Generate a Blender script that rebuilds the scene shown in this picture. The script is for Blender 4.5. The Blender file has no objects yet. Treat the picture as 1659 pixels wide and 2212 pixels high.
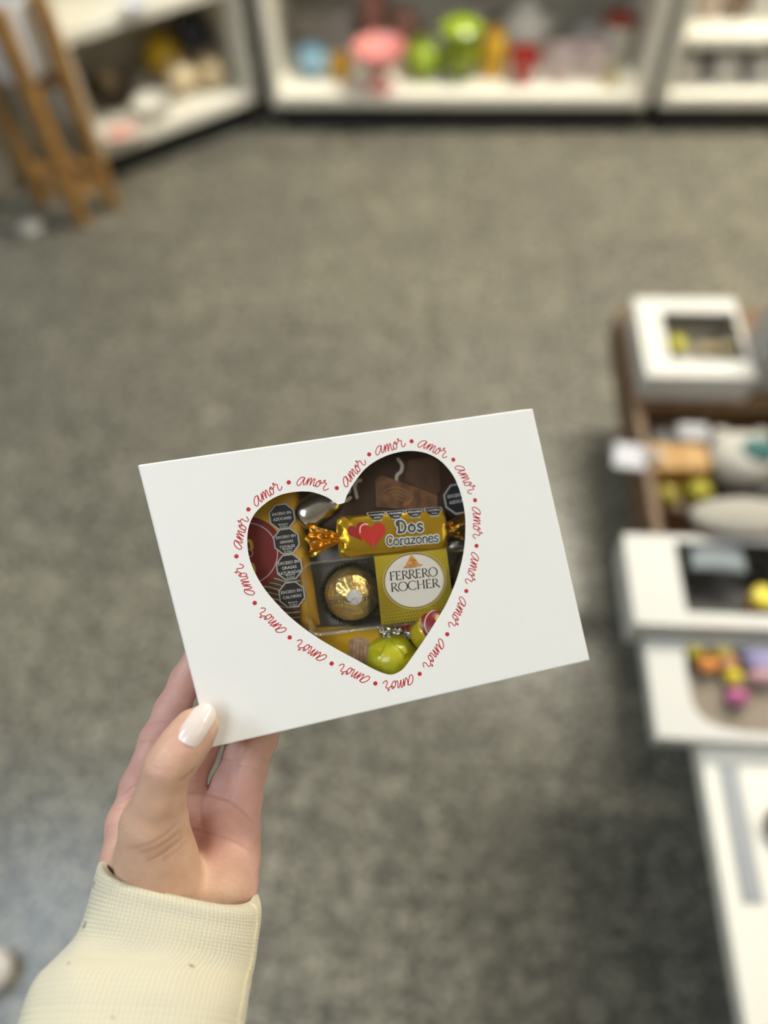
import bpy, bmesh, math, random
import numpy as np
from mathutils import Vector, Matrix, noise
random.seed(7)
SC = bpy.context.scene
COL = SC.collection
PI = math.pi

# ------------------------------------------------------------------ camera
F, CX, CY, H = 1661.0, 829.5, 1106.0, 1.5
ROT = np.array([[0.99796886, -0.03032502, 0.0560227],
                [0.05611516, 0.83474547, -0.5477692],
                [-0.03015358, 0.54980032, 0.83475168]])      # camera axes in the room
CAMW = Matrix([[*ROT[0], 0], [*ROT[1], 0], [*ROT[2], H], [0, 0, 0, 1]])
cd = bpy.data.cameras.new('camera')
cam = bpy.data.objects.new('camera', cd); COL.objects.link(cam)
cam.matrix_world = CAMW
cd.sensor_fit = 'VERTICAL'; cd.sensor_height = 36.0; cd.sensor_width = 27.0
cd.lens = 36.0 * F / 2212.0
cd.clip_start = 0.02; cd.clip_end = 60
cd.dof.use_dof = True
cd.dof.focus_distance = 0.395
cd.dof.aperture_fstop = 2.05
SC.camera = cam

# ------------------------------------------------------------------ world, exposure
w = bpy.data.worlds.new('world'); SC.world = w; w.use_nodes = True
w.node_tree.nodes['Background'].inputs[0].default_value = (0.9, 0.95, 1.0, 1)
w.node_tree.nodes['Background'].inputs[1].default_value = 0.05
SC.view_settings.view_transform = 'Standard'
try: SC.view_settings.look = 'None'
except Exception: pass
SC.view_settings.gamma = 1.0
SC.view_settings.use_curve_mapping = False
SC.view_settings.exposure = 0.0
SC.cycles.use_denoising = True
SC.cycles.max_bounces = 10
SC.cycles.transparent_max_bounces = 24
SC.cycles.caustics_reflective = False
SC.cycles.caustics_refractive = False
SC.cycles.sample_clamp_indirect = 6.0

# the ceiling lamps: x, y, size x, size y, colour, strength
LAMPS = [
    (-1.88, 0.20, 0.60, 0.90, (0.70, 0.85, 1.0), 24.0),
    (2.05, 1.25, 0.60, 1.20, (1.0, 0.96, 0.87), 14.0),
    (-0.60, -0.75, 0.60, 0.90, (0.98, 0.99, 1.0), 8.4),
    (2.30, -0.60, 0.60, 1.20, (1.0, 0.98, 0.95), 4.0),
    (0.95, 2.42, 1.40, 0.30, (1.0, 0.94, 0.78), 98.0),
]
CEIL = 2.95

# ------------------------------------------------------------------ helpers: survey
def ray(px, py):
    return ROT @ np.array([(px - CX) / F, -(py - CY) / F, -1.0])
def at(px, py, z):
    """point of the room at height z seen at that spot of the photo"""
    r = ray(px, py); t = (z - H) / r[2]
    return Vector((r[0] * t, r[1] * t, z))

# frame of the hand-held box: origin in the lid, z out of the lid, millimetres
def _boxframe():
    n = np.array([math.tan(math.radians(9)), math.tan(math.radians(4)), 1.0]); n /= np.linalg.norm(n)
    p0 = np.array([(790 - CX) / F, -(1240 - CY) / F, -1.0]) * 0.40
    def pl(px, py):
        r = np.array([(px - CX) / F, -(py - CY) / F, -1.0]); return r * (n @ p0) / (n @ r)
    ex = (pl(1151, 881) - pl(297, 1004)) + (pl(1275, 1427) - pl(453, 1617)); ex /= np.linalg.norm(ex)
    ey = np.cross(n, ex)
    return p0, ex, ey, n
BP0, BEX, BEY, BN = _boxframe()
def bx(px, py, z=0.0):
    """millimetres in the box frame of the point z mm in front of the lid plane"""
    r = np.array([(px - CX) / F, -(py - CY) / F, -1.0])
    p = r * ((BN @ BP0 + z * 0.001) / (BN @ r)) - BP0
    return np.array([p @ BEX, p @ BEY, z]) * np.array([1000, 1000, 1.0])
def crop(cx, cy, z=0.0):
    return bx(480 + cx / 2.860, 920 + cy / 2.860, z)
_B = np.eye(4); _B[:3, 0] = BEX; _B[:3, 1] = BEY; _B[:3, 2] = BN; _B[:3, 3] = BP0
BOXW = CAMW @ Matrix(_B.tolist())

# ------------------------------------------------------------------ helpers: materials
MATS = {}
def mat(name, col, rough=0.5, metal=0.0, bump=0.0, bscale=200.0, var=0.0, vscale=30.0, col2=None,
        spec=0.5, sss=0.0, emit=None, coat=0.0, alpha=1.0, detail=3.0, voro=False):
    if name in MATS: return MATS[name]
    m = bpy.data.materials.new(name); m.use_nodes = True; MATS[name] = m
    nt = m.node_tree; N = nt.nodes; L = nt.links
    b = N['Principled BSDF']
    b.inputs['Base Color'].default_value = (*col, 1)
    b.inputs['Roughness'].default_value = rough
    b.inputs['Metallic'].default_value = metal
    b.inputs['Specular IOR Level'].default_value = spec
    b.inputs['Coat Weight'].default_value = coat
    b.inputs['Coat Roughness'].default_value = 0.1
    if sss:
        b.inputs['Subsurface Weight'].default_value = sss
        b.inputs['Subsurface Radius'].default_value = (1.0, 0.4, 0.25)
        b.inputs['Subsurface Scale'].default_value = 0.004
    if emit:
        b.inputs['Emission Color'].default_value = (*emit[:3], 1)
        b.inputs['Emission Strength'].default_value = emit[3]
    tc = N.new('ShaderNodeTexCoord')
    if var > 0:
        n = N.new('ShaderNodeTexNoise'); n.inputs['Scale'].default_value = vscale; n.inputs['Detail'].default_value = detail
        L.new(tc.outputs['Object'], n.inputs['Vector'])
        mx = N.new('ShaderNodeMix'); mx.data_type = 'RGBA'
        c2 = col2 or tuple(c * (1 - var) for c in col)
        mx.inputs['A'].default_value = (*col, 1); mx.inputs['B'].default_value = (*c2, 1)
        mp = N.new('ShaderNodeMapRange'); mp.inputs['From Min'].default_value = 0.35; mp.inputs['From Max'].default_value = 0.65
        L.new(n.outputs['Fac'], mp.inputs['Value']); L.new(mp.outputs['Result'], mx.inputs['Factor'])
        L.new(mx.outputs['Result'], b.inputs['Base Color'])
    if bump > 0:
        if voro:
            n2 = N.new('ShaderNodeTexVoronoi'); n2.inputs['Scale'].default_value = bscale; out = n2.outputs['Distance']
        else:
            n2 = N.new('ShaderNodeTexNoise'); n2.inputs['Scale'].default_value = bscale; n2.inputs['Detail'].default_value = 4
            out = n2.outputs['Fac']
        L.new(tc.outputs['Object'], n2.inputs['Vector'])
        bp = N.new('ShaderNodeBump'); bp.inputs['Strength'].default_value = bump; bp.inputs['Distance'].default_value = 0.002
        L.new(out, bp.inputs['Height']); L.new(bp.outputs['Normal'], b.inputs['Normal'])
    return m
def clear(name, gloss=0.06, tint=(1, 1, 1), rough=0.05, bump=0.0, bscale=60, haze=0.0):
    if name in MATS: return MATS[name]
    m = bpy.data.materials.new(name); m.use_nodes = True; MATS[name] = m
    nt = m.node_tree; N = nt.nodes; L = nt.links
    N.remove(N['Principled BSDF'])
    t = N.new('ShaderNodeBsdfTransparent'); t.inputs[0].default_value = (*tint, 1)
    g = N.new('ShaderNodeBsdfGlossy'); g.inputs['Roughness'].default_value = rough
    ge = N.new('ShaderNodeNewGeometry'); fr = N.new('ShaderNodeVectorMath'); fr.operation = 'DOT_PRODUCT'
    L.new(ge.outputs['Incoming'], fr.inputs[0]); L.new(ge.outputs['Normal'], fr.inputs[1])
    def mth(op, a, b_, c_=None):
        x = N.new('ShaderNodeMath'); x.operation = op
        for q, v in enumerate((a, b_, c_)):
            if v is None: continue
            if isinstance(v, (int, float)): x.inputs[q].default_value = v
            else: L.new(v, x.inputs[q])
        return x
    mu = mth('MULTIPLY_ADD', mth('POWER', mth('SUBTRACT', 1.0, mth('ABSOLUTE', fr.outputs['Value'], 0.0).outputs[0]).outputs[0], 5.0).outputs[0], 0.9, 0.035 + gloss)
    mx = N.new('ShaderNodeMixShader')
    L.new(mu.outputs[0], mx.inputs[0]); L.new(t.outputs[0], mx.inputs[1]); L.new(g.outputs[0], mx.inputs[2])
    sh = mx
    if haze:
        df = N.new('ShaderNodeBsdfDiffuse'); df.inputs[0].default_value = (.62, .60, .56, 1)
        sh = N.new('ShaderNodeMixShader'); sh.inputs[0].default_value = haze
        L.new(mx.outputs[0], sh.inputs[1]); L.new(df.outputs[0], sh.inputs[2])
    L.new(sh.outputs[0], N['Material Output'].inputs['Surface'])
    if bump:
        tc = N.new('ShaderNodeTexCoord'); n2 = N.new('ShaderNodeTexNoise'); n2.inputs['Scale'].default_value = bscale
        L.new(tc.outputs['Object'], n2.inputs['Vector'])
        bp = N.new('ShaderNodeBump'); bp.inputs['Strength'].default_value = bump; bp.inputs['Distance'].default_value = 0.004
        L.new(n2.outputs['Fac'], bp.inputs['Height']); L.new(bp.outputs['Normal'], g.inputs['Normal'])
    return m

# ------------------------------------------------------------------ helpers: meshes
class MB:
    def __init__(s): s.v = []; s.f = []; s.uv = None
    def add(s, vs, fs):
        o = len(s.v); s.v += [tuple(map(float, v)) for v in vs]; s.f += [tuple(i + o for i in f) for f in fs]; return s
    def box(s, x0, x1, y0, y1, z0, z1):
        vs = [(x, y, z) for z in (z0, z1) for y in (y0, y1) for x in (x0, x1)]
        return s.add(vs, [(0, 2, 3, 1), (4, 5, 7, 6), (0, 1, 5, 4), (2, 6, 7, 3), (0, 4, 6, 2), (1, 3, 7, 5)])
    def prism(s, poly, z0, z1):
        n = len(poly)
        vs = [(p[0], p[1], z0) for p in poly] + [(p[0], p[1], z1) for p in poly]
        return s.add(vs, [tuple(range(n))[::-1], tuple(range(n, 2 * n))] + [(i, (i + 1) % n, n + (i + 1) % n, n + i) for i in range(n)])
    def loft(s, rings, cap=True, close=True):
        n = len(rings[0]); vs = [p for r in rings for p in r]; fs = []
        for k in range(len(rings) - 1):
            for i in range(n if close else n - 1):
                j = (i + 1) % n; fs.append((k * n + i, k * n + j, (k + 1) * n + j, (k + 1) * n + i))
        if cap and close:
            fs.append(tuple(range(n))[::-1]); fs.append(tuple(range((len(rings) - 1) * n, len(rings) * n)))
        return s.add(vs, fs)
    def lathe(s, prof, n=36, c=(0, 0, 0)):
        rings = [[(c[0] + r * math.cos(2 * PI * i / n), c[1] + r * math.sin(2 * PI * i / n), c[2] + z) for i in range(n)] for r, z in prof]
        return s.loft(rings)
    def tube(s, pts, r, n=10, rr=None):
        pts = [Vector(p) for p in pts]; rings = []
        up = Vector((0, 0, 1)) if abs((pts[-1] - pts[0]).normalized().z) < 0.9 else Vector((1, 0, 0))
        for k, p in enumerate(pts):
            t = (pts[min(k + 1, len(pts) - 1)] - pts[max(k - 1, 0)]).normalized()
            a = t.cross(up).normalized(); b = t.cross(a)
            q = rr[k] if rr else r
            rings.append([p + a * q * math.cos(2 * PI * i / n) + b * q * math.sin(2 * PI * i / n) for i in range(n)])
        return s.loft(rings)
    def ribbon(s, pts, wid, z=0.0, zf=None, closed=False):
        """flat stroke of printing in the xy plane; wid may be a list"""
        P = np.array([(p[0], p[1]) for p in pts], float); n = len(P)
        if closed: T = np.roll(P, -1, 0) - np.roll(P, 1, 0)
        else: T = np.gradient(P, axis=0)
        T /= (np.linalg.norm(T, axis=1)[:, None] + 1e-12)
        Nn = np.stack([-T[:, 1], T[:, 0]], 1)
        W = np.full(n, wid) if np.isscalar(wid) else np.array(wid, float)
        a = P + Nn * W[:, None] / 2; b = P - Nn * W[:, None] / 2
        zz = (lambda x, y: z) if zf is None else (lambda x, y: zf(x, y) + z)
        vs = [(p[0], p[1], zz(*p)) for p in a] + [(p[0], p[1], zz(*p)) for p in b]
        fs = [(n + i, n + i + 1, i + 1, i) for i in range(n - 1)]
        if closed: fs.append((2 * n - 1, n, 0, n - 1))
        s.add(vs, fs)
        if not closed:
            for e in (0, n - 1):
                s.disc(P[e], W[e] / 2, z, 8, zf)
        return s
    def disc(s, c, r, z=0.0, n=24, zf=None, ry=None, rot=0.0):
        ry = r if ry is None else ry; vs = [(c[0], c[1])]
        for i in range(n):
            a = 2 * PI * i / n; x, y = r * math.cos(a), ry * math.sin(a)
            vs.append((c[0] + x * math.cos(rot) - y * math.sin(rot), c[1] + x * math.sin(rot) + y * math.cos(rot)))
        vs = [(x, y, z + (zf(x, y) if zf else 0)) for x, y in vs]
        return s.add(vs, [(0, 1 + i, 1 + (i + 1) % n) for i in range(n)])
    def poly(s, pts, z=0.0, zf=None):
        c = np.mean(np.array(pts, float)[:, :2], 0); n = len(pts)
        vs = [(c[0], c[1])] + [(p[0], p[1]) for p in pts]
        vs = [(x, y, z + (zf(x, y) if zf else 0)) for x, y in vs]
        return s.add(vs, [(0, 1 + i, 1 + (i + 1) % n) for i in range(n)])
    def sphere(s, c, rx, ry=None, rz=None, nu=28, nv=18, disp=None):
        ry = rx if ry is None else ry; rz = rx if rz is None else rz; rings = []
        for j in range(1, nv):
            th = PI * j / nv; rings.append([])
            for i in range(nu):
                ph = 2 * PI * i / nu
                d = Vector((math.sin(th) * math.cos(ph), math.sin(th) * math.sin(ph), -math.cos(th)))
                q = 1 + (disp(d) if disp else 0)
                rings[-1].append((c[0] + rx * d.x * q, c[1] + ry * d.y * q, c[2] + rz * d.z * q))
        return s.loft(rings)
    def xf(s, M):
        s.v = [tuple(M @ Vector(v)) for v in s.v]; return s
    def scale(s, k):
        s.v = [(v[0] * k, v[1] * k, v[2] * k) for v in s.v]; return s
    def mesh(s, name, m, smooth=True, k=1.0):
        me = bpy.data.meshes.new(name)
        me.from_pydata([(v[0] * k, v[1] * k, v[2] * k) for v in s.v], [], s.f)
        b = bmesh.new(); b.from_mesh(me)
        bmesh.ops.recalc_face_normals(b, faces=b.faces); b.to_mesh(me); b.free()
        if m: me.materials.append(m)
        if smooth:
            me.shade_smooth()
            try: me.set_sharp_from_angle(angle=math.radians(40))
            except Exception: pass
        return me
def obj(name, mb, m, parent=None, smooth=True, k=1.0, bevel=0.0, flip=None):
    o = bpy.data.objects.new(name, mb.mesh(name, m, smooth, k)); COL.objects.link(o)
    if parent is not None: o.parent = parent
    if bevel:
        md = o.modifiers.new('bevel', 'BEVEL'); md.width = bevel; md.segments = 3; md.limit_method = 'ANGLE'
    return o
def tag(o, label=None, cat=None, group=None, kind=None):
    if label: o['label'] = label
    if cat: o['category'] = cat
    if group: o['group'] = group
    if kind: o['kind'] = kind
    return o
def thing(name, label, cat, M=None, group=None):
    o = bpy.data.objects.new(name, None); COL.objects.link(o)
    o.empty_display_size = 0.02
    if M is not None: o.matrix_world = M
    return tag(o, label, cat, group)
def struct(name, mb, m, smooth=False):
    return tag(obj(name, mb, m, None, smooth), kind='structure')
def place(x, y, z, rz=0.0):
    return Matrix.Translation((x, y, z)) @ Matrix.Rotation(rz, 4, 'Z')

def spline(pts, closed=False, n=8):
    P = np.array(pts, float); out = []; N = len(P)
    for i in range(N if closed else N - 1):
        if closed: a, b, c, d = P[i - 1], P[i], P[(i + 1) % N], P[(i + 2) % N]
        else: a, b, c, d = P[max(i - 1, 0)], P[i], P[i + 1], P[min(i + 2, N - 1)]
        for k in range(n):
            t = k / n
            out.append(0.5 * ((2 * b) + (c - a) * t + (2 * a - 5 * b + 4 * c - d) * t * t + (3 * b - a - 3 * c + d) * t ** 3))
    if not closed: out.append(P[-1])
    return np.array(out)

_txt = {}
def text_mb(body, size, bold=0.0, spacing=1.0):
    """words set in Blender's built-in font, centred on the origin"""
    cu = bpy.data.curves.new('words', 'FONT'); cu.body = body; cu.size = size; cu.offset = bold * size
    cu.align_x = 'CENTER'; cu.align_y = 'CENTER'; cu.resolution_u = 2; cu.space_character = spacing; cu.space_line = 0.82
    ob = bpy.data.objects.new('words', cu); COL.objects.link(ob)
    dg = bpy.context.evaluated_depsgraph_get(); me = ob.evaluated_get(dg).to_mesh()
    mb = MB(); mb.add([v.co[:] for v in me.vertices], [tuple(p.vertices) for p in me.polygons])
    bpy.data.objects.remove(ob); bpy.data.curves.remove(cu)
    return mb
def put(mb, src, c, ang=0.0, z=0.0, zf=None, sx=1.0):
    ca, sa = math.cos(ang), math.sin(ang)
    vs = []
    for v in src.v:
        x = c[0] + sx * v[0] * ca - v[1] * sa; y = c[1] + sx * v[0] * sa + v[1] * ca
        vs.append((x, y, z + (zf(x, y) if zf else 0)))
    return mb.add(vs, src.f)

# ------------------------------------------------------------------ materials of the room
def floor_mat():
    m = bpy.data.materials.new('speckled grey terrazzo'); m.use_nodes = True
    nt = m.node_tree; N = nt.nodes; L = nt.links; b = N['Principled BSDF']
    tc = N.new('ShaderNodeTexCoord')
    def noi(sc, det=3, rough=0.6):
        n = N.new('ShaderNodeTexNoise'); n.inputs['Scale'].default_value = sc; n.inputs['Detail'].default_value = det
        n.inputs['Roughness'].default_value = rough; L.new(tc.outputs['Object'], n.inputs['Vector']); return n
    def ramp(src, cols):
        r = N.new('ShaderNodeValToRGB'); e = r.color_ramp.elements
        while len(e) < len(cols): e.new(0.5)
        for k, (p, c) in enumerate(cols): e[k].position = p; e[k].color = (*c, 1)
        L.new(src, r.inputs[0]); return r
    vo = N.new('ShaderNodeTexVoronoi'); vo.inputs['Scale'].default_value = 115; L.new(tc.outputs['Object'], vo.inputs['Vector'])
    sep = N.new('ShaderNodeSeparateColor'); L.new(vo.outputs['Color'], sep.inputs[0])
    chips = ramp(sep.outputs[0], [(0.0, (0.05, 0.048, 0.045)), (0.45, (0.115, 0.112, 0.100)), (0.75, (0.18, 0.175, 0.155)), (1.0, (0.29, 0.275, 0.24))])
    big = ramp(noi(10, 3).outputs['Fac'], [(0.3, (0.92, 0.92, 0.91)), (0.7, (1.11, 1.10, 1.07))])
    huge = ramp(noi(2.2, 3).outputs['Fac'], [(0.3, (1.02, 1.01, 0.97)), (0.7, (1.30, 1.27, 1.16))])
    br = N.new('ShaderNodeTexBrick'); br.offset = 0; br.inputs['Scale'].default_value = 1.0
    br.inputs['Brick Width'].default_value = 0.4; br.inputs['Row Height'].default_value = 0.4
    br.inputs['Mortar Size'].default_value = 0.003; br.inputs['Mortar Smooth'].default_value = 0.2; br.inputs['Bias'].default_value = 0.0
    br.inputs['Color1'].default_value = (0.86, 0.86, 0.87, 1); br.inputs['Color2'].default_value = (1.06, 1.05, 1.02, 1); br.inputs['Mortar'].default_value = (0.55, 0.55, 0.54, 1)
    L.new(tc.outputs['Object'], br.inputs['Vector'])
    def mul(a, c):
        x = N.new('ShaderNodeMix'); x.data_type = 'RGBA'; x.blend_type = 'MULTIPLY'; x.inputs['Factor'].default_value = 1
        L.new(a, x.inputs['A']); L.new(c, x.inputs['B']); return x.outputs['Result']
    c = mul(mul(mul(chips.outputs[0], big.outputs[0]), huge.outputs[0]), br.outputs['Color'])
    L.new(c, b.inputs['Base Color'])
    b.inputs['Roughness'].default_value = 0.30; b.inputs['Specular IOR Level'].default_value = 0.35
    return m
WHITE = mat('white laminate', (0.80, 0.78, 0.72), 0.4)
LACQ = mat('warm white shelf enamel', (0.82, 0.79, 0.70), 0.35)
BACKP = mat('beige back panel', (0.42, 0.39, 0.33), 0.6)
BLACK = mat('black kick plate', (0.012, 0.012, 0.012), 0.5)
WOOD = mat('honey wood', (0.37, 0.20, 0.062), 0.45, var=0.3, vscale=25, bump=0.1, bscale=80)
DWOOD = mat('brown crate wood', (0.15, 0.078, 0.03), 0.55, var=0.4, vscale=30)
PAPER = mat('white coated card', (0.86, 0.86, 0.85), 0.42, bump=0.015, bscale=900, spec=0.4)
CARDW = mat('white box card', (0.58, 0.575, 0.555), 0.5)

# ------------------------------------------------------------------ the room
struct('floor', MB().box(-3.6, 3.6, -3.0, 3.25, -0.1, 0), floor_mat())
struct('ceiling', MB().box(-3.6, 3.6, -3.0, 3.25, CEIL + 0.06, CEIL + 0.16), mat('white ceiling', (0.75, 0.74, 0.71), 0.8))
WALLM = mat('cream wall paint', (0.62, 0.59, 0.52), 0.7)
struct('wall_back', MB().box(-3.6, 3.6, 3.25, 3.35, -0.1, CEIL + 0.16), WALLM)
struct('wall_front', MB().box(-3.6, 3.6, -3.1, -3.0, -0.1, CEIL + 0.16), WALLM)
struct('wall_left', MB().box(-3.7, -3.6, -3.1, 3.35, -0.1, CEIL + 0.16), WALLM)
struct('wall_right', MB().box(3.6, 3.7, -3.1, 3.35, -0.1, CEIL + 0.16), WALLM)
for k, (x, y, sx, sy, c, s) in enumerate(LAMPS):
    t = thing('ceiling_light', 'flat white LED panel light fixed to the ceiling', 'lamp', place(x, y, CEIL), 'ceiling lights over the shop')
    fr = MB()
    for a in ((-sx/2-.02, -sx/2, -sy/2-.02, sy/2+.02), (sx/2, sx/2+.02, -sy/2-.02, sy/2+.02), (-sx/2, sx/2, -sy/2-.02, -sy/2), (-sx/2, sx/2, sy/2, sy/2+.02)):
        fr.box(*a, 0.0, 0.06)
    obj('frame', fr, WHITE, t, False)
    obj('diffuser', MB().box(-sx/2, sx/2, -sy/2, sy/2, 0.01, 0.06), mat('lamp light %d' % k, (0.8, 0.8, 0.8), 0.5, emit=(*c, s)), t, False)

# ------------------------------------------------------------------ wall shelving
def shelf_unit(label, L, D, Ht, M, boards, thick=0.03):
    t = thing('shelf_unit', label, 'shelf', M)
    obj('kick_plate', MB().box(0.02, L - 0.02, 0.03, D, 0, 0.09), BLACK, t, False)
    obj('bottom_shelf', MB().box(0, L, 0, D, 0.09, 0.13), LACQ, t, False, bevel=0.006)
    for x in (0, L - thick):
        obj('side_panel', MB().box(x, x + thick, 0, D, 0.13, Ht), LACQ, t, False, bevel=0.003)
    obj('back_panel', MB().box(thick, L - thick, D - 0.02, D, 0.13, Ht), BACKP, t, False)
    for z, d in boards:
        obj('shelf_board', MB().box(thick, L - thick, D - 0.02 - d, D - 0.02, z, z + 0.035), LACQ, t, False, bevel=0.004)
    return t
shelf_unit('middle white shelf unit on the back wall holding green, pink and white crockery', 1.245, 0.43, 1.7, place(-0.565, 2.55, 0), [(0.66, 0.30), (1.1, 0.28)])
shelf_unit('white shelf unit at the right end of the back wall, low board over cups', 1.25, 0.43, 1.7, place(0.715, 2.55, 0), [(0.255, 0.37), (0.70, 0.30), (1.1, 0.28)])
LA = math.atan2(0.354, 0.469)
LM = place(-1.085, 2.235, 0, LA)
shelf_unit('white corner shelf unit set at an angle, left of the middle unit', 0.585, 0.38, 1.7, LM, [(0.42, 0.335), (0.85, 0.28)])

# ------------------------------------------------------------------ crockery on the shelves
def glaze(n, c, r=0.25): return mat(n, c, r, coat=0.3)
def lathe_thing(name, label, cat, p, prof, m, group=None, extra=None):
    t = thing(name, label, cat, place(p[0], p[1], p[2]), group)
    obj('body', MB().lathe(prof), m, t)
    if extra: extra(t)
    return t
def cup_prof(r, h, wall=0.004, foot=0.8):
    return [(r * foot * 0.95, 0), (r * foot, 0.003), (r * 0.95, h * 0.25), (r, h * 0.6), (r, h), (r - wall, h), (r - wall, h * 0.5), (r * 0.8, 0.012), (0.001, 0.010)]
def ball_prof(r, h, neck=0.35):
    pr = [(r * 0.45, 0)]
    for k in range(1, 13):
        a = -PI / 2 + PI * k / 14
        pr.append((max(r * math.cos(a), r * neck if k > 9 else 0), h / 2 + h / 2 * math.sin(a)))
    pr += [(r * neck, h), (r * neck - 0.004, h), (r * neck - 0.004, h * 0.8), (0.001, h * 0.78)]
    return pr
def handle(r, h, m, ang=0.0):
    def f(t):
        pts = [(math.cos(ang) * (r - 0.003 + 0.028 * math.sin(PI * k / 10)), math.sin(ang) * (r - 0.003 + 0.028 * math.sin(PI * k / 10)), h * (0.2 + 0.6 * k / 10)) for k in range(11)]
        obj('handle', MB().tube(pts, 0.005, 8), m, t)
    return f
def lid(r, z, m, knob=None):
    def f(t):
        l = obj('lid', MB().lathe([(r, z), (r * 1.03, z + 0.006), (r * 0.8, z + 0.02), (0.3 * r, z + 0.03), (0.001, z + 0.031)]), m, t)
        obj('knob', MB().sphere((0, 0, z + 0.038), 0.010, nu=14, nv=10), knob or m, l)
    return f
def on(px, py, z, r): 
    p = at(px, py, z); return (p.x, p.y + r, z)
PINK = glaze('rose pink glaze', (0.72, 0.28, 0.26)); DPINK = glaze('dusty pink glaze', (0.36, 0.16, 0.12))
LIME = glaze('lime green glaze', (0.30, 0.42, 0.02)); GREEN = glaze('leaf green glaze', (0.21, 0.27, 0.012))
YELL = glaze('sunny yellow glaze', (0.62, 0.36, 0.02)); REDG = glaze('cherry red glaze', (0.42, 0.025, 0.02))
WGL = glaze('white glaze', (0.74, 0.72, 0.66)); BLUE = glaze('powder blue glaze', (0.26, 0.44, 0.56))
CREAM = glaze('cream glaze', (0.66, 0.53, 0.32)); GREYG = glaze('grey mauve glaze', (0.33, 0.30, 0.28)); NAVY = glaze('navy glaze', (0.02, 0.024, 0.045))
PWHITE = mat('white glaze with faint pink print', (0.72, 0.67, 0.65), 0.3, var=0.3, vscale=28, col2=(0.62, 0.46, 0.47))
RUST = glaze('rust red glaze', (0.30, 0.035, 0.012)); PYEL = glaze('pale yellow glaze', (0.60, 0.52, 0.26))
Z0 = 0.1306
# middle unit
p = at(700, 112, Z0)
t = thing('storage_box', 'grey mauve lidded box at the back left of the middle shelf, behind the blue mug', 'box', place(p.x, p.y, Z0))
obj('body', MB().box(-.105, .105, 0, .07, 0, .09), mat('grey mauve card', (.36, .33, .31), .6), t, False, bevel=.004)
obj('lid', MB().box(-.11, .11, -.005, .075, .09, .115), mat('grey mauve card', (.36, .33, .31), .6), t, False, bevel=.004)
q = on(675, 176, Z0, .052)
lathe_thing('mug', 'powder blue round mug at the left end of the middle shelf', 'mug', q, ball_prof(.055, .085, .7), BLUE, extra=handle(.05, .085, BLUE, 2.6))
lathe_thing('cup', 'small yellow cup between the blue mug and the pink pedestal bowl', 'cup', on(737, 178, Z0, .036), cup_prof(.036, .06), YELL)
q = on(820, 204, Z0, .042)
lathe_thing('pedestal_bowl', 'rose pink pedestal bowl with a flared rim on the middle shelf', 'bowl', q,
            [(.045, 0), (.042, .006), (.018, .02), (.016, .05), (.05, .075), (.084, .115), (.086, .135), (.082, .135), (.045, .085), (.001, .078)], PINK)
lathe_thing('jar', 'taller dusty pink jar at the back behind the pink pedestal bowl', 'jar', on(808, 112, Z0, .04), cup_prof(.045, .145), DPINK, extra=lid(.046, .145, DPINK))
lathe_thing('jar', 'shorter dusty pink jar at the back, between the pedestal bowl and the round lime pot', 'jar', on(876, 122, Z0, .04), cup_prof(.043, .10), DPINK, extra=lid(.044, .10, DPINK))
lathe_thing('pot', 'round lime green pot right of the pink pedestal bowl', 'pot', on(912, 182, Z0, .056), ball_prof(.06, .11, .5), LIME)
lathe_thing('jar', 'tall green jar with a wide lighter green lid, tallest on the middle shelf', 'jar', on(992, 186, Z0, .06), ball_prof(.066, .155, .75), GREEN,
            extra=lambda t: (lid(.066, .153, LIME)(t)))
lathe_thing('bottle', 'upright yellow bottle-shaped pot beside the tall green jar', 'pot', on(1063, 174, Z0, .042),
            [(.04, 0), (.043, .01), (.043, .09), (.036, .115), (.026, .125), (.026, .14), (.02, .14), (.02, .12), (.001, .11)], YELL)
lathe_thing('jar', 'small grey jar at the back behind the tall green jar', 'jar', on(1030, 108, Z0, .04), ball_prof(.042, .15, .6), GREYG)
lathe_thing('cup', 'cherry red tapered cup standing below the round white teapot', 'cup', on(1130, 188, Z0, .045),
            [(.024, 0), (.028, .004), (.042, .05), (.05, .09), (.046, .09), (.03, .02), (.001, .014)], REDG)
def spout(t):
    obj('spout', MB().tube([(.06, 0, .07), (.085, 0, .085), (.10, 0, .11)], .01, 10, [.014, .011, .008]), WGL, t)
    lid(.035, .125, WGL)(t)
lathe_thing('teapot', 'round white teapot behind the cherry red cup', 'teapot', on(1133, 132, Z0, .07), ball_prof(.082, .135, .45), WGL, extra=spout)
lathe_thing('mug', 'white mug with a faint pink print, nearest the red cup', 'mug', on(1212, 184, Z0, .045), cup_prof(.046, .10), PWHITE, extra=handle(.046, .1, PWHITE, 3.6))
lathe_thing('mug', 'white mug with a faint pink print, beside the pale yellow cup', 'mug', on(1276, 176, Z0, .045), cup_prof(.046, .10), PWHITE, extra=handle(.046, .1, PWHITE, 5.4))
lathe_thing('jar', 'pale grey jar at the back behind the pink printed mugs', 'jar', on(1268, 122, Z0, .04), ball_prof(.05, .10, .6), mat('pale grey glaze', (.5, .48, .46), .3))
lathe_thing('cup', 'little pale yellow cup at the front right of the middle shelf', 'cup', on(1318, 192, Z0, .024), cup_prof(.024, .04), PYEL)
lathe_thing('jar', 'white canister with a rust red lid at the right end of the middle shelf', 'jar', on(1325, 150, Z0, .05), cup_prof(.052, .13), WGL, extra=lid(.056, .13, RUST))
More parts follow.
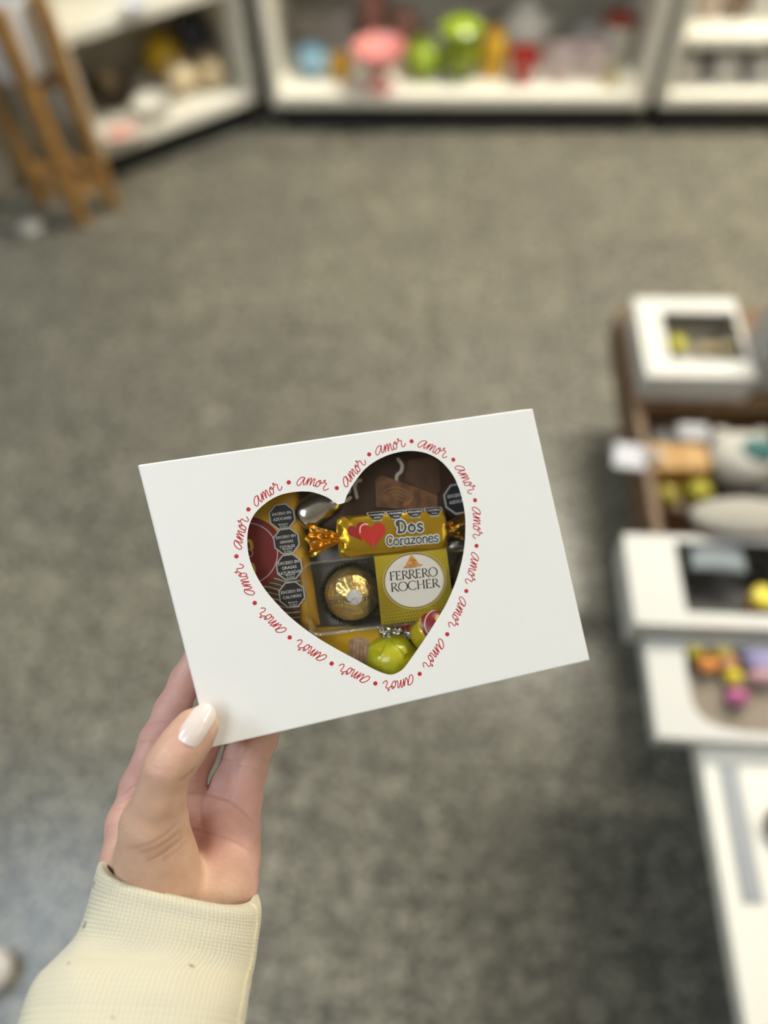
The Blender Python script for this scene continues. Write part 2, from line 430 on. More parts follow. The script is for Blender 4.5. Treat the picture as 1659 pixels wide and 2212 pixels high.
# corner unit
def unit(x, y, z): v = LM @ Vector((x, y, z)); return (v.x, v.y, v.z)
def onl(px, py, r):
    p = at(px, py, Z0); return (p.x - .6 * r, p.y + .8 * r, Z0)
lathe_thing('pot', 'mustard yellow round pot at the back of the corner shelf', 'pot', onl(376, 178, .05), ball_prof(.062, .13, .5), mat('mustard glaze', (.66, .44, .02), .3))
lathe_thing('vase', 'navy vase with a grey mauve foot at the back right of the corner shelf', 'vase', onl(444, 160, .03),
            [(.03, 0), (.045, .01), (.05, .05), (.05, .085), (.055, .13), (.04, .165), (.028, .17), (.028, .18), (.024, .18), (.024, .15), (.001, .14)], NAVY,
            extra=lambda t: obj('foot_band', MB().lathe([(.032, .001), (.047, .01), (.053, .05), (.054, .088), (.048, .088), (.03, .005)]), GREYG, t))
lathe_thing('pot', 'cream round pot in the middle of the corner shelf, below the mustard pot', 'pot', onl(412, 214, .05), ball_prof(.058, .10, .5), CREAM)
lathe_thing('pot', 'cream round pot at the right end of the corner shelf', 'pot', onl(474, 196, .035), ball_prof(.052, .10, .5), CREAM)
lathe_thing('basket', 'dark brown basket bowl at the left of the corner shelf', 'basket', onl(262, 236, .05),
            [(.05, 0), (.068, .02), (.075, .07), (.070, .07), (.06, .02), (.001, .012)], mat('dark woven brown', (.05, .038, .025), .7, bump=.6, bscale=150))
lathe_thing('jar', 'tan jar standing inside the dark basket bowl on the corner shelf', 'jar', tuple(Vector(onl(262, 236, .05)) + Vector((0, 0, .0206))), ball_prof(.04, .09, .5), mat('tan glaze', (.30, .23, .13), .4))
lathe_thing('bowl', 'white bowl at the front of the corner shelf, below the cream pots', 'bowl', onl(350, 262, .045),
            [(.03, 0), (.032, .005), (.058, .03), (.064, .05), (.06, .05), (.03, .01), (.001, .008)], WGL)
p = onl(282, 305, .055)
t = thing('dish', 'flat white dish with a pinkish red pattern at the front left of the corner shelf', 'dish', place(*p))
obj('body', MB().lathe([(.05, 0), (.055, .003), (.075, .016), (.078, .02), (.072, .02), (.05, .008), (.001, .007)]), WGL, t)
obj('pattern', MB().lathe([(.05, .0085), (.03, .0088), (.001, .009)], 24), mat('pinkish red print', (.75, .25, .2), .4, var=.5, vscale=40, col2=(.8, .6, .55)), t)
p = at(310, 40, .4556)
lathe_thing('bowl', 'small bluish white bowl on the edge of the upper board of the corner shelf', 'bowl', (p.x - .03, p.y + .04, .4556), cup_prof(.036, .03), mat('cool white glaze', (.8, .8, .84), .25))
# right unit: cups under the low board, cups on it
for k, (px, lab) in enumerate([(1478, 'white cup under the low board, leftmost of the row on the right unit'), (1566, 'white cup under the low board, second from the left on the right unit'),
                               (1648, 'white cup under the low board, at the right edge of the photo')]):
    c = on(px, 182, Z0, .042)
    lathe_thing('cup', lab, 'cup', c, cup_prof(.044, .078), mat('cool grey white glaze', (.62, .60, .58), .3), 'white cups under the low board', handle(.044, .078, mat('cool grey white glaze', (.62, .60, .58), .3), .3))
for k, (px, lab) in enumerate([(1522, 'small dark slate bowl at the back between the two left white cups'), (1606, 'small dark slate bowl at the back between the two right white cups')]):
    c = on(px, 150, Z0, .05)
    lathe_thing('bowl', lab, 'bowl', c, [(.03, 0), (.034, .004), (.056, .04), (.06, .06), (.055, .06), (.03, .012), (.001, .01)], mat('dark slate glaze', (.03, .034, .04), .3), 'slate bowls')
for px, r, h, m, lab in [(1532, .045, .09, mat('blush glaze', (.62, .50, .43), .3), 'blush pink cup on the low board of the right unit'),
                         (1590, .028, .08, mat('brown glaze', (.22, .16, .10), .3), 'narrow brown cup on the low board of the right unit'),
                         (1643, .045, .09, WGL, 'white cup on the low board of the right unit, right of the brown cup')]:
    p = at(px, 44, .2906); lathe_thing('cup', lab, 'cup', (p.x, p.y + r, .2906), cup_prof(r, h), m)

# ------------------------------------------------------------------ plant stand at the left
LEGS = [(-1.272, 2.141), (-1.112, 2.036), (-1.036, 2.124), (-1.196, 2.229)]
cxs = sum(l[0] for l in LEGS) / 4; cys = sum(l[1] for l in LEGS) / 4
t = thing('plant_stand', 'honey coloured wooden plant stand with square upright legs at the left edge', 'plant stand', place(cxs, cys, 0))
LL = [(x - cxs, y - cys) for x, y in LEGS]
def bar(a, b, z, wd=.022, hg=.026):
    a, b = Vector((*a, z)), Vector((*b, z)); d = (b - a).normalized(); n = Vector((-d.y, d.x, 0)) * wd / 2; u = Vector((0, 0, hg / 2))
    r = lambda p: [p + n + u, p - n + u, p - n - u, p + n - u]
    return MB().loft([r(a), r(b)])
for x, y in LL:
    obj('leg', MB().box(x - .02, x + .02, y - .02, y + .02, 0, .62), WOOD, t, False, bevel=.003)
for z, hg in ((.40, .03), (.10, .03)):
    for a, b in ((0, 2), (1, 3)) if z > .3 else ((0, 1), (1, 2), (2, 3), (3, 0)):
        obj('crossbar', bar(LL[a], LL[b], z, hg=hg), WOOD, t, False)
lathe_thing('planter', 'cool white planter pot held between the legs of the wooden stand', 'pot', (cxs, cys, .4155),
            [(.058, 0), (.068, .008), (.076, .06), (.08, .2), (.075, .2), (.06, .03), (.001, .02)], mat('cool white planter glaze', (.72, .73, .76), .35))
lathe_thing('vase', 'tall cream floor vase at the left edge, behind the wooden stand', 'vase', (-1.45, 2.2, 0),
            [(.05, 0), (.07, .01), (.085, .08), (.08, .2), (.06, .3), (.045, .34), (.05, .37), (.045, .37), (.04, .33), (.001, .3)], mat('stone cream glaze', (.42, .38, .31), .5))
p = at(66, 520, 0)
lathe_thing('pot', 'small low white pot on the floor in front of the wooden stand', 'pot', (p.x, p.y + .03, 0), ball_prof(.035, .045, .6), mat('dull white glaze', (.42, .40, .37), .5))
p = at(-6, 2100, 0)
lathe_thing('pot', 'pale rounded pot on the floor at the lower left edge of the photo', 'pot', (p.x, p.y, 0), ball_prof(.036, .05, .5), mat('pale stone glaze', (.62, .58, .55), .5))

# ------------------------------------------------------------------ gift boxes
def lid_mesh(quad, hole, depth, thick=0.6, rnd=0.9, step=24):
    """card lid: quad = 4 corners (mm, counter-clockwise), hole = window outline, skirt going down"""
    quad = [np.array(q[:2], float) for q in quad]; hole = np.array(hole, float)[:, :2]
    area = np.sum(hole[:, 0] * np.roll(hole[:, 1], -1) - np.roll(hole[:, 0], -1) * hole[:, 1])
    if area < 0: hole = hole[::-1]
    c = hole.mean(0)
    def inset(d):
        out = []
        for i in range(4):
            p, a, b = quad[i], quad[i - 1], quad[(i + 1) % 4]
            u = (a - p) / np.linalg.norm(a - p); v = (b - p) / np.linalg.norm(b - p)
            s = abs(u[0] * v[1] - u[1] * v[0]); out.append(p + (u + v) * d / s)
        return out
    def hit(Q, ang):
        d = np.array([math.cos(ang), math.sin(ang)]); best = None
        for i in range(4):
            a, b = Q[i], Q[(i + 1) % 4]; e = b - a
            den = d[0] * e[1] - d[1] * e[0]
            if abs(den) < 1e-9: continue
            t = ((a[0] - c[0]) * e[1] - (a[1] - c[1]) * e[0]) / den
            s = ((a[0] - c[0]) * d[1] - (a[1] - c[1]) * d[0]) / den
            if t > 0 and -1e-6 <= s <= 1 + 1e-6 and (best is None or t < best): best = t
        return c + d * best
    ang = np.unwrap(np.arctan2(hole[:, 1] - c[1], hole[:, 0] - c[0]))
    H_ = list(hole); A = list(ang)
    Q0 = inset(rnd)
    for q in Q0:
        a = math.atan2(q[1] - c[1], q[0] - c[0])
        while a < A[0]: a += 2 * PI
        while a >= A[0] + 2 * PI: a -= 2 * PI
        k = int(np.searchsorted(A, a))
        k0, k1 = k - 1, k % len(A); a1 = A[k1] + (2 * PI if k == len(A) else 0)
        f = (a - A[k0]) / (a1 - A[k0] + 1e-9)
        H_.insert(k, H_[k0] + (H_[k1] - H_[k0]) * f); A.insert(k, a)
    n = len(H_); mb = MB()
    outer = [hit(Q0, a) for a in A]
    Q1 = inset(0.25); Q2 = inset(0.0)
    o1 = [hit(Q1, a) for a in A]; o2 = [hit(Q2, a) for a in A]
    R = lambda pts, z: [(p[0], p[1], z) for p in pts]
    mb.loft([R(H_, -thick), R(H_, 0), R(outer, 0), R(o1, -0.25 * rnd), R(o2, -rnd), R(o2, -depth)], cap=False)
    return mb
def tray_mesh(quad, depth, t=1.2):
    q = [np.array(p[:2], float) for p in quad]; c = sum(q) / 4
    a = [c + (p - c) * (1 - t / 80) for p in q]; b = [c + (p - c) * (1 - t * 1.8 / 80) for p in q]
    R = lambda pts, z: [(p[0], p[1], z) for p in pts]
    return MB().loft([R(a, -depth), R(a, -2.0), R(b, -2.0), R(b, -depth + 0.8)])

# window outline and lid corners of the held box (mm)
HEART = [(755, 475), (775, 420), (830, 330), (900, 250), (1000, 190), (1100, 160), (1190, 155), (1280, 175), (1360, 225), (1430, 310),
         (1475, 420), (1500, 540), (1503, 650), (1495, 760), (1470, 880), (1430, 1000), (1380, 1110), (1320, 1210), (1250, 1320),
         (1180, 1420), (1125, 1496), (1090, 1522), (1050, 1537), (1000, 1530), (930, 1500), (830, 1445), (700, 1375), (560, 1290), (430, 1190),
         (330, 1090), (250, 990), (190, 880), (160, 780), (155, 690), (165, 620), (190, 560), (230, 510), (300, 455), (380, 420),
         (480, 405), (560, 410), (640, 437), (690, 468), (716, 486)]
hp = spline([crop(*p)[:2] for p in HEART], False, 4)
QUAD = [bx(297, 1004), bx(453, 1617), bx(1275, 1427), bx(1151, 881)]
DEPTH = 38.0
BOX = thing('gift_box', 'white card gift box with a heart window and red amor lettering, held in the hand', 'gift box', BOXW)
lido = obj('lid', lid_mesh(QUAD, hp, DEPTH - 1.5), PAPER, BOX, False, k=.001)
obj('tray', tray_mesh(QUAD, DEPTH), CARDW, BOX, False, k=.001)
hc = hp.mean(0); big = [hc + (p - hc) * 1.10 for p in hp]
obj('window_film', MB().poly(big, -0.75), clear('clear window film', 0.005, rough=0.05), BOX, k=.001)

# red lettering round the heart
AM = [[(1.02, .86), (.78, 1.0), (.38, .82), (.06, .36), (.12, .03), (.42, .02), (.80, .48), (1.04, .95), (.94, .42), (.99, .06), (1.16, .12), (1.40, .56), (1.53, .90), (1.49, .5), (1.45, .06)],
      [(1.45, .10), (1.62, .56), (1.84, .93), (1.95, .80), (1.90, .42), (1.88, .06), (2.06, .52), (2.26, .90), (2.38, .80), (2.35, .36), (2.42, .04), (2.60, .10), (2.74, .30)],
      [(3.02, .92), (2.80, .70), (2.68, .30), (2.82, .02), (3.08, .12), (3.22, .50), (3.14, .86), (2.98, .90), (3.02, .66), (3.28, .60), (3.56, .84)],
      [(3.44, .98), (3.60, 1.18), (3.62, .96), (3.72, .84), (3.94, .84), (3.97, .66), (3.88, .30), (4.0, .02), (4.26, .04), (4.50, .34)]]
DOTS = [(162, 516), (411, 349), (708, 384), (908, 176), (1170, 95), (1428, 209), (1562, 459), (1571, 741), (1508, 1020), (1390, 1287), (1220, 1532), (946, 1591), (676, 1468), (417, 1307), (201, 1094), (88, 806)]
MIDS = [(278, 415), (560, 345), (812, 285), (1040, 128), (1302, 138), (1506, 330), (1574, 600), (1549, 880), (1455, 1160), (1310, 1410), (1090, 1598), (815, 1533), (548, 1392), (303, 1205), (138, 955), (115, 660)]
seq = []
for d, m_ in zip(DOTS, MIDS): seq += [crop(*d)[:2], crop(*m_)[:2]]
let = MB(); RES = 24
path = spline(seq, True, RES); NP = len(path)
def along(s):
    s = s % NP; i = int(s); f = s - i; a, b = path[i], path[(i + 1) % NP]
    t = path[(i + 2) % NP] - path[i - 1]; t = t / np.linalg.norm(t)
    return a + (b - a) * f, t
for k in range(16):
    c = path[k * 2 * RES]
    let.disc(c, 1.12, .06, 14)
    sub = np.array([path[(k * 2 * RES + j) % NP] for j in range(2 * RES + 1)])
    seg = np.r_[0, np.cumsum(np.linalg.norm(np.diff(sub, axis=0), axis=1))]
    Lw = min(17.2, seg[-1] * 0.72); xh = Lw / 4.5 * 1.12; s0 = (seg[-1] - Lw) / 2
    for st in AM:
        pts = spline(st, False, 6); out = []
        for x, y in pts:
            j = np.interp(s0 + (x + .12 * (y - .5)) / 4.5 * Lw, seg, np.arange(2 * RES + 1)) + k * 2 * RES
            p_, t_ = along(j); n_ = np.array([-t_[1], t_[0]])
            out.append(p_ + n_ * (y - .52) * xh)
        let.ribbon(out, .46, .06)
obj('lettering', let, mat('red print', (.50, .018, .025), .5), lido, False, k=.001)

# ------------------------------------------------------------------ sweets in the box
GOLD = mat('gold foil', (.66, .41, .03), .30, .9, bump=.2, bscale=110)
GOLDB = mat('crumpled gold foil', (.84, .60, .22), .30, .88, bump=.4, bscale=300)
AMBER = mat('orange gold foil', (.80, .45, .07), .24, 1.0, bump=.35, bscale=200)
SILVER = mat('silver foil', (.72, .72, .71), .2, 1.0, bump=.06, bscale=90)
BROWN = mat('chocolate brown wrapper', (.055, .026, .015), .4, spec=.4, bump=.2, bscale=60)
SEALK = mat('black seal print', (.012, .013, .016), .45); SEALW = mat('grey white seal print', (.55, .55, .53), .5)
YWRAP = mat('orange yellow wrapper', (.76, .42, .02), .35, bump=.15, bscale=60)
DARKRED = mat('dark red print', (.20, .010, .012), .35)
LIMEF = mat('lime wrapper', (.48, .46, .010), .3, bump=.3, bscale=80, coat=.3)
def bframe(a, b, z):
    """box-frame placement with x running from a towards b (crop pixels at height z)"""
    pa, pb = crop(*a, z), crop(*b, z); c = (pa + pb) / 2; d = math.atan2(pb[1] - pa[1], pb[0] - pa[0])
    return c, d, float(np.linalg.norm(pb - pa))
def bthing(name, label, cat, c, ang=0.0, group=None, tilt=None):
    M = BOXW @ Matrix.Translation(Vector(c) * .001) @ Matrix.Rotation(ang, 4, 'Z')
    if tilt is not None: M = M @ tilt
    return thing(name, label, cat, M, group)
K = .001
def octagon(r, a0=PI / 8): return [(r * math.cos(a0 + k * PI / 4), r * math.sin(a0 + k * PI / 4)) for k in range(8)]
def seal(parent, c, r, z, lines=None, ang=0.0, zf=None, small=None):
    o8 = lambda q: [(c[0] + x * math.cos(ang) - y * math.sin(ang), c[1] + x * math.sin(ang) + y * math.cos(ang)) for x, y in octagon(q)]
    s = obj('seal', MB().poly(o8(r), z, zf), SEALW, parent, False, k=K)
    obj('seal_field', MB().poly(o8(r * .90), z + .07, zf), SEALK, s, False, k=K)
    if lines:
        mb = MB(); n = len(lines)
        for i, (tx, sz) in enumerate(lines):
            y = r * (.32 - .36 * i) if n > 2 else r * (.22 - .38 * i)
            put(mb, text_mb(tx, sz * r, .012), (c[0] - y * math.sin(ang), c[1] + y * math.cos(ang)), ang, z + .14, zf)
        if small:
            for i, tx in enumerate(small):
                y = r * (-.56 - .17 * i); put(mb, text_mb(tx, .17 * r, .01), (c[0] - y * math.sin(ang), c[1] + y * math.cos(ang)), ang, z + .14, zf)
        obj('seal_lettering', mb, mat('white seal print', (.80, .80, .79), .5), s, False, k=K)
    return s
def pillow(mb, L, W, T, seed=0, amp=.35, nx=26, ny=18, fin=0.0):
    """flow-pack: a flat pillow with wrinkles; centre on the origin"""
    def zt(u, v): return (max(0, 1 - abs(u) ** 4) * max(0, 1 - abs(v) ** 4)) ** .55
    top, bot = [], []
    for j in range(ny + 1):
        for i in range(nx + 1):
            u, v = 2 * i / nx - 1, 2 * j / ny - 1
            n_ = noise.noise(Vector((u * 3 + seed, v * 3, seed * 2.1))) * amp + noise.noise(Vector((u * 9 + seed, v * 7, 3.3))) * amp * .4
            h = T / 2 * zt(u, v)
            top.append((u * L / 2, v * W / 2, h + n_ * min(1, h / 1.0))); bot.append((u * L / 2, v * W / 2, -h - .15))
    f = []
    for j in range(ny):
        for i in range(nx):
            a = j * (nx + 1) + i; f.append((a, a + 1, a + nx + 2, a + nx + 1))
    mb.add(top, f); mb.add(bot, [q[::-1] for q in f])
    return mb

# --- big brown chocolate packet at the back of the window
c, a, L = bframe((560, 360), (1560, 250), -19)
c[1] -= 6
t = bthing('chocolate_packet', 'dark brown packet with a picture of chocolate pieces, behind the gold twist-wrapped bar', 'sweets', (c[0], c[1], -27), a)
Wb = 50.0
obj('wrapper', pillow(MB(), L + 6, Wb, 15, 3, .25), BROWN, t, k=K)
Mi = (BOXW @ Matrix.Translation(Vector((c[0], c[1], -27)) * K) @ Matrix.Rotation(a, 4, 'Z')).inverted() @ BOXW
def inl(px, z, Minv=None):
    v = (Minv or Mi) @ (Vector(crop(*px, z)) * K); return (v.x * 1000, v.y * 1000)
ZP = 8.2
er = MB()
def glyph(mb, strokes, o, s, ang, wd, z, zf=None, sl=0.0):
    for st in strokes:
        pts = spline(st, False, 6) if len(st) > 2 else np.array(st, float)
        q = [(o[0] + s * ((x + sl * y) * math.cos(ang) - y * math.sin(ang)), o[1] + s * ((x + sl * y) * math.sin(ang) + y * math.cos(ang))) for x, y in pts]
        mb.ribbon(q, wd, z, zf)
E_ = [[(.08, .48), (.62, .52), (.58, .82), (.34, .98), (.06, .72), (.02, .36), (.26, .02), (.62, .14)]]
R_ = [[(.12, 0), (.12, 1.0)], [(.12, .62), (.3, .92), (.56, .96)]]
glyph(er, E_, inl((735, 470), -19), 8.8, .10, 1.9, ZP); glyph(er, R_, inl((820, 445), -19), 9.2, .10, 1.9, ZP)
er.ribbon(spline([inl(p_, -19) for p_ in ((1085, 205), (1110, 240), (1105, 280), (1080, 305), (1075, 340))], False, 8), 1.9, ZP)
obj('lettering', er, mat('cream print', (.62, .57, .49), .5), t, False, k=K)
ch = MB()
for poly_ in ([(945, 330), (985, 305), (1200, 380), (1330, 430), (1330, 500), (1180, 520), (950, 500)],):
    ch.poly([inl(p_, -19) for p_ in poly_], ZP)
o_ = obj('chocolate_picture', ch, mat('milk chocolate print', (.26, .115, .04), .5, var=.6, vscale=160, col2=(.12, .05, .02)), t, False, k=K)
ch2 = MB().poly([inl(p_, -19) for p_ in ((1150, 210), (1290, 190), (1340, 230), (1350, 400), (1320, 425), (1130, 340))], ZP - .05)
obj('chocolate_picture', ch2, mat('dark chocolate print', (.12, .052, .024), .5, var=.4, vscale=140), t, False, k=K)
lin = MB()
for q in range(4):
    lin.ribbon(spline([inl((1000 + 22 * q, 400 + 14 * q), -19), inl((1085, 380 + 24 * q), -19), inl((1180 - 8 * q, 440 + 12 * q), -19), inl((1120, 480 + 6 * q), -19)], False, 6), .35, ZP + .08)
obj('picture_highlight', lin, mat('caramel print', (.42, .21, .09), .5), t, False, k=K)
cs = inl((1462, 450), -19); seal(t, cs, 9.2, ZP, [('EXCESO EN', .26), ('AZÚCARES', .26)], .06)
# more brown wrapper low in the heart
c, a, L = bframe((860, 1330), (1200, 1300), -28)
t = bthing('chocolate_packet', 'dark brown flat packet under the clear tray, low in the heart window', 'sweets', (c[0], c[1], -31), a)
obj('wrapper', pillow(MB(), L + 10, 26, 8, 8), BROWN, t, k=K)

# --- yellow wafer packet on the left with round red emblem
c, a, L = bframe((60, 800), (520, 780), -14)
t = bthing('wafer_packet', 'orange yellow wafer packet with a dark red round emblem and black seals', 'sweets', (c[0], c[1], -22), a + .12)
Mi2 = (BOXW @ Matrix.Translation(Vector((c[0], c[1], -22)) * K) @ Matrix.Rotation(a + .12, 4, 'Z')).inverted() @ BOXW
i2 = lambda px: inl(px, -14, Mi2)
obj('wrapper', pillow(MB(), L + 3, 84, 14, 11, .15), YWRAP, t, k=K)
ZY = 7.5
pic = MB().poly([i2(p_) for p_ in ((60, 930), (310, 868), (345, 880), (480, 900), (495, 1010), (480, 1220), (60, 1220))], ZY - .25)
pc = obj('chocolate_picture', pic, mat('chocolate picture print', (.09, .04, .018), .45, var=.3, vscale=120), t, False, k=K)
lin = MB()
for q in range(9):
    y = 905 + q * 32
    lin.ribbon(spline([i2((200, y + 12)), i2((260, y - 8 + 3 * (q % 3))), i2((330, y + 6)), i2((400, y + 26)), i2((480, y + 20))], False, 5), .42 + .25 * (q % 2), ZY - .15)
obj('picture_highlight', lin, mat('wafer cream print', (.50, .36, .22), .5), pc, False, k=K)
em = obj('emblem', MB().disc(i2((150, 788)), 19.5, ZY, 48), DARKRED, t, False, k=K)
eo = MB(); n_ = 48; e0 = i2((150, 788))
eo.ribbon([(e0[0] + 16.2 * math.cos(2 * PI * q / n_), e0[1] + 16.2 * math.sin(2 * PI * q / n_)) for q in range(n_)], .55, ZY + .1, closed=True)
eo.ribbon([(e0[0] + 1.3 + 2.0 * math.cos(2 * PI * q / 20), e0[1] + 2.0 * math.sin(2 * PI * q / 20)) for q in range(20)], .5, ZY + .1, closed=True)
obj('emblem_ring', eo, mat('pinkish white print', (.62, .48, .45), .5), em, False, k=K)
nn = MB()
Nn_ = [[(0, 0), (0, .8)], [(0, .55), (.2, .85), (.5, .85), (.62, .55), (.62, 0)]]
for p_ in ((150, 760), (165, 905)): glyph(nn, Nn_, i2(p_), 4.6, 0.0, 1.7, ZY + .1)
obj('emblem_lettering', nn, mat('yellow print', (.62, .42, .05), .5), em, False, k=K)
AZ = [('EXCESO EN', .27), ('AZÚCARES', .27)]
GR = [('EXCESO EN', .30), ('GRASAS', .30), ('SATURADAS', .30)]
GT = [('EXCESO EN', .27), ('GRASAS', .27), ('TOTALES', .27)]
CA = [('EXCESO EN', .29), ('CALORÍAS', .29)]
for px, ln in (((370, 560), AZ), ((397, 712), GT), ((414, 872), GR), ((430, 1042), CA)):
    seal(t, i2(px), 7.35, ZY + .15, ln, -.02, small=('Ministerio', 'de Salud'))

# --- gold bar in twist wrap: two red hearts
c, a, L = bframe((725, 690), (1395, 632), -7)
hw, hh, hl = 11.4, 6.4, L / 2
t = bthing('chocolate_bar', 'gold foil twist-wrapped chocolate bar with two red hearts, across the heart window', 'sweets', (c[0], c[1], -13.0), a)
Mi3 = (BOXW @ Matrix.Translation(Vector((c[0], c[1], -13.0)) * K) @ Matrix.Rotation(a, 4, 'Z')).inverted() @ BOXW
i3 = lambda px: inl(px, -6.8, Mi3)
def bar_top(x, y): 
    v = min(abs(y) / hw, .985); return hh * (1 - v ** 4) ** .25
def bar_ring(x, sy, sz, seed, amp, n=48):
    out = []
    for k in range(n):
        th = 2 * PI * k / n; cc, ss = math.cos(th), math.sin(th)
        r = (abs(cc) ** 4 + abs(ss) ** 4) ** -.25
        w_ = amp * (noise.noise(Vector((x * .35 + seed, th * 2.2, 1.7))) + .6 * noise.noise(Vector((x * .8, th * 5, seed))))
        out.append((x + amp * .6 * math.sin(th * 9 + x), (sy + w_) * r * cc, (sz + w_) * r * ss))
    return out
rings = []
for x, sy, sz, am in ((-1.0, .30, .30, .8), (-.985, .60, .60, 1.5), (-.96, .88, .84, 2.0), (-.92, .96, .92, 1.7), (-.87, .98, .96, 1.3), (-.82, .99, .98, .9), (-.77, 1, 1, .5), (-.70, 1, 1, .15)):
    rings.append(bar_ring(x * hl, sy * hw, sz * hh, 2, am))
for x in np.linspace(-.6, .6, 9): rings.append(bar_ring(x * hl, hw, hh, 2, .03))
for x, sy, sz, am in ((.78, 1, 1, .08), (.88, 1, .99, .4), (.95, .97, .95, .8), (.985, .86, .8, .7), (1.0, .5, .45, .5)):
    rings.append(bar_ring(x * hl, sy * hw, sz * hh, 2, am))
obj('wrapper', MB().loft(rings), GOLD, t, k=K)
def fan(sgn, x0, Lf, w0, w1, seed, m, hz=1.8):
    """crinkled wrapper end fanning out from the twist"""
    mb = MB(); nu, nv = 18, 26; vs = []
    for i in range(nu + 1):
        s = i / nu; wd = w0 + (w1 - w0) * s ** 1.1
        for j in range(nv + 1):
            v = 2 * j / nv - 1
            z = hz * (.35 + .9 * s) * math.sin(v * 8 + seed + s * 2) * .5 + 1.5 * noise.noise(Vector((s * 2.4, v * 3, seed))) + 1.4 * (.5 - abs(noise.noise(Vector((s * 5, v * 6, seed + 4)))))
            vs.append((sgn * (x0 + Lf * s * (1 - .12 * v * v + .06 * math.sin(v * 7 + seed))), v * wd, z - 1.0))
    f = [(i * (nv + 1) + j, i * (nv + 1) + j + 1, (i + 1) * (nv + 1) + j + 1, (i + 1) * (nv + 1) + j) for i in range(nu) for j in range(nv)]
    return mb.add(vs, f)
obj('twist_end', fan(-1, hl - 1.2, 18, 2.6, 9.2, 1.0, None, 2.8), mat('orange gold foil', (.78, .43, .07), .24, 1.0), t, k=K)
obj('twist_end', fan(1, hl - 1.2, 15, 2.6, 8.0, 4.0, None), AMBER, t, k=K)
def heartpts(c_, s, ang=0.0, n=40):
    out = []
    for k in range(n):
        q = 2 * PI * k / n; x = 16 * math.sin(q) ** 3 / 17; y = (13 * math.cos(q) - 5 * math.cos(2 * q) - 2 * math.cos(3 * q) - math.cos(4 * q)) / 17
        out.append((c_[0] + s * (x * math.cos(ang) - y * math.sin(ang)), c_[1] + s * (x * math.sin(ang) + y * math.cos(ang))))
    return out
obj('heart_print', MB().poly(heartpts(i3((835, 650)), 5.6, .28), .25, bar_top), mat('deep red print', (.32, .02, .02), .35), t, False, k=K)
hq_ = i3((925, 668)); hl_ = MB().ribbon(spline([(hq_[0] - 6.4, hq_[1] + 1.2), (hq_[0] - 5.9, hq_[1] + 4.2), (hq_[0] - 3.8, hq_[1] + 5.5), (hq_[0] - 2.0, hq_[1] + 5.2)], False, 6), .8, .75, bar_top)
obj('heart_highlight', hl_, mat('pale pink print', (.80, .42, .38), .35), t, False, k=K)
obj('heart_print', MB().poly(heartpts(i3((925, 668)), 8.0, .05), .4, bar_top), mat('bright red print', (.50, .028, .02), .35), t, False, k=K)
ang3 = (lambda u, v: math.atan2(v[1] - u[1], v[0] - u[0]))(i3((1010, 740)), i3((1350, 712)))
G = {'D': [[(.16, .05), (.16, .95)], [(.02, .62), (.0, .88), (.2, 1.0), (.55, .9), (.72, .5), (.55, .1), (.2, .02), (.06, .06)]],
     'o': [[(.3, .62), (.08, .48), (.05, .2), (.28, .02), (.52, .18), (.52, .46), (.3, .62)]],
     's': [[(.45, .56), (.26, .64), (.08, .5), (.24, .34), (.44, .18), (.26, .01), (.04, .1)]],
     'C': [[(.62, .78), (.5, .96), (.24, .94), (.05, .6), (.1, .22), (.34, .02), (.62, .16)]],
     'r': [[(.12, .02), (.12, .6)], [(.12, .42), (.26, .6), (.42, .56)], [(.02, .02), (.24, .02)]],
     'a': [[(.46, .48), (.28, .62), (.06, .44), (.08, .14), (.28, .02), (.46, .2)], [(.48, .6), (.48, .08), (.58, .02)]],
     'z': [[(.06, .58), (.48, .58)], [(.48, .58), (.06, .04)], [(.06, .04), (.5, .04)]],
     'n': [[(.1, .02), (.1, .6)], [(.1, .44), (.3, .62), (.48, .48), (.48, .02)]],
     'e': [[(.08, .34), (.5, .38), (.42, .58), (.22, .62), (.05, .36), (.14, .06), (.36, .02), (.52, .14)]]}
ADV = {'D': .86, 'o': .68, 's': .58, 'C': .76, 'r': .52, 'a': .68, 'z': .62, 'n': .66, 'e': .64}
def word(mb, s, o, size, ang, wd, z, zf=None, track=1.0):
    x = 0.0
    for ch_ in s:
        glyph(mb, G[ch_], (o[0] + x * math.cos(ang), o[1] + x * math.sin(ang)), size, ang, wd, z, zf); x += ADV[ch_] * size * track
    return x
wo, wi = MB(), MB()
for mb, w1, w2, dz in ((wo, 2.4, 2.0, .30), (wi, 1.05, .62, .45)):
    word(mb, 'Dos', i3((1082, 662)), 6.4, ang3, w1, dz, bar_top, 1.10)
    word(mb, 'Corazones', i3((1016, 742)), 5.3, ang3, w2, dz, bar_top, .93)
lo = obj('lettering', wo, mat('pale grey letter outline', (.62, .63, .62), .45), t, False, k=K)
obj('letter_fill', wi, mat('charcoal letter fill', (.045, .05, .05), .45), lo, False, k=K)
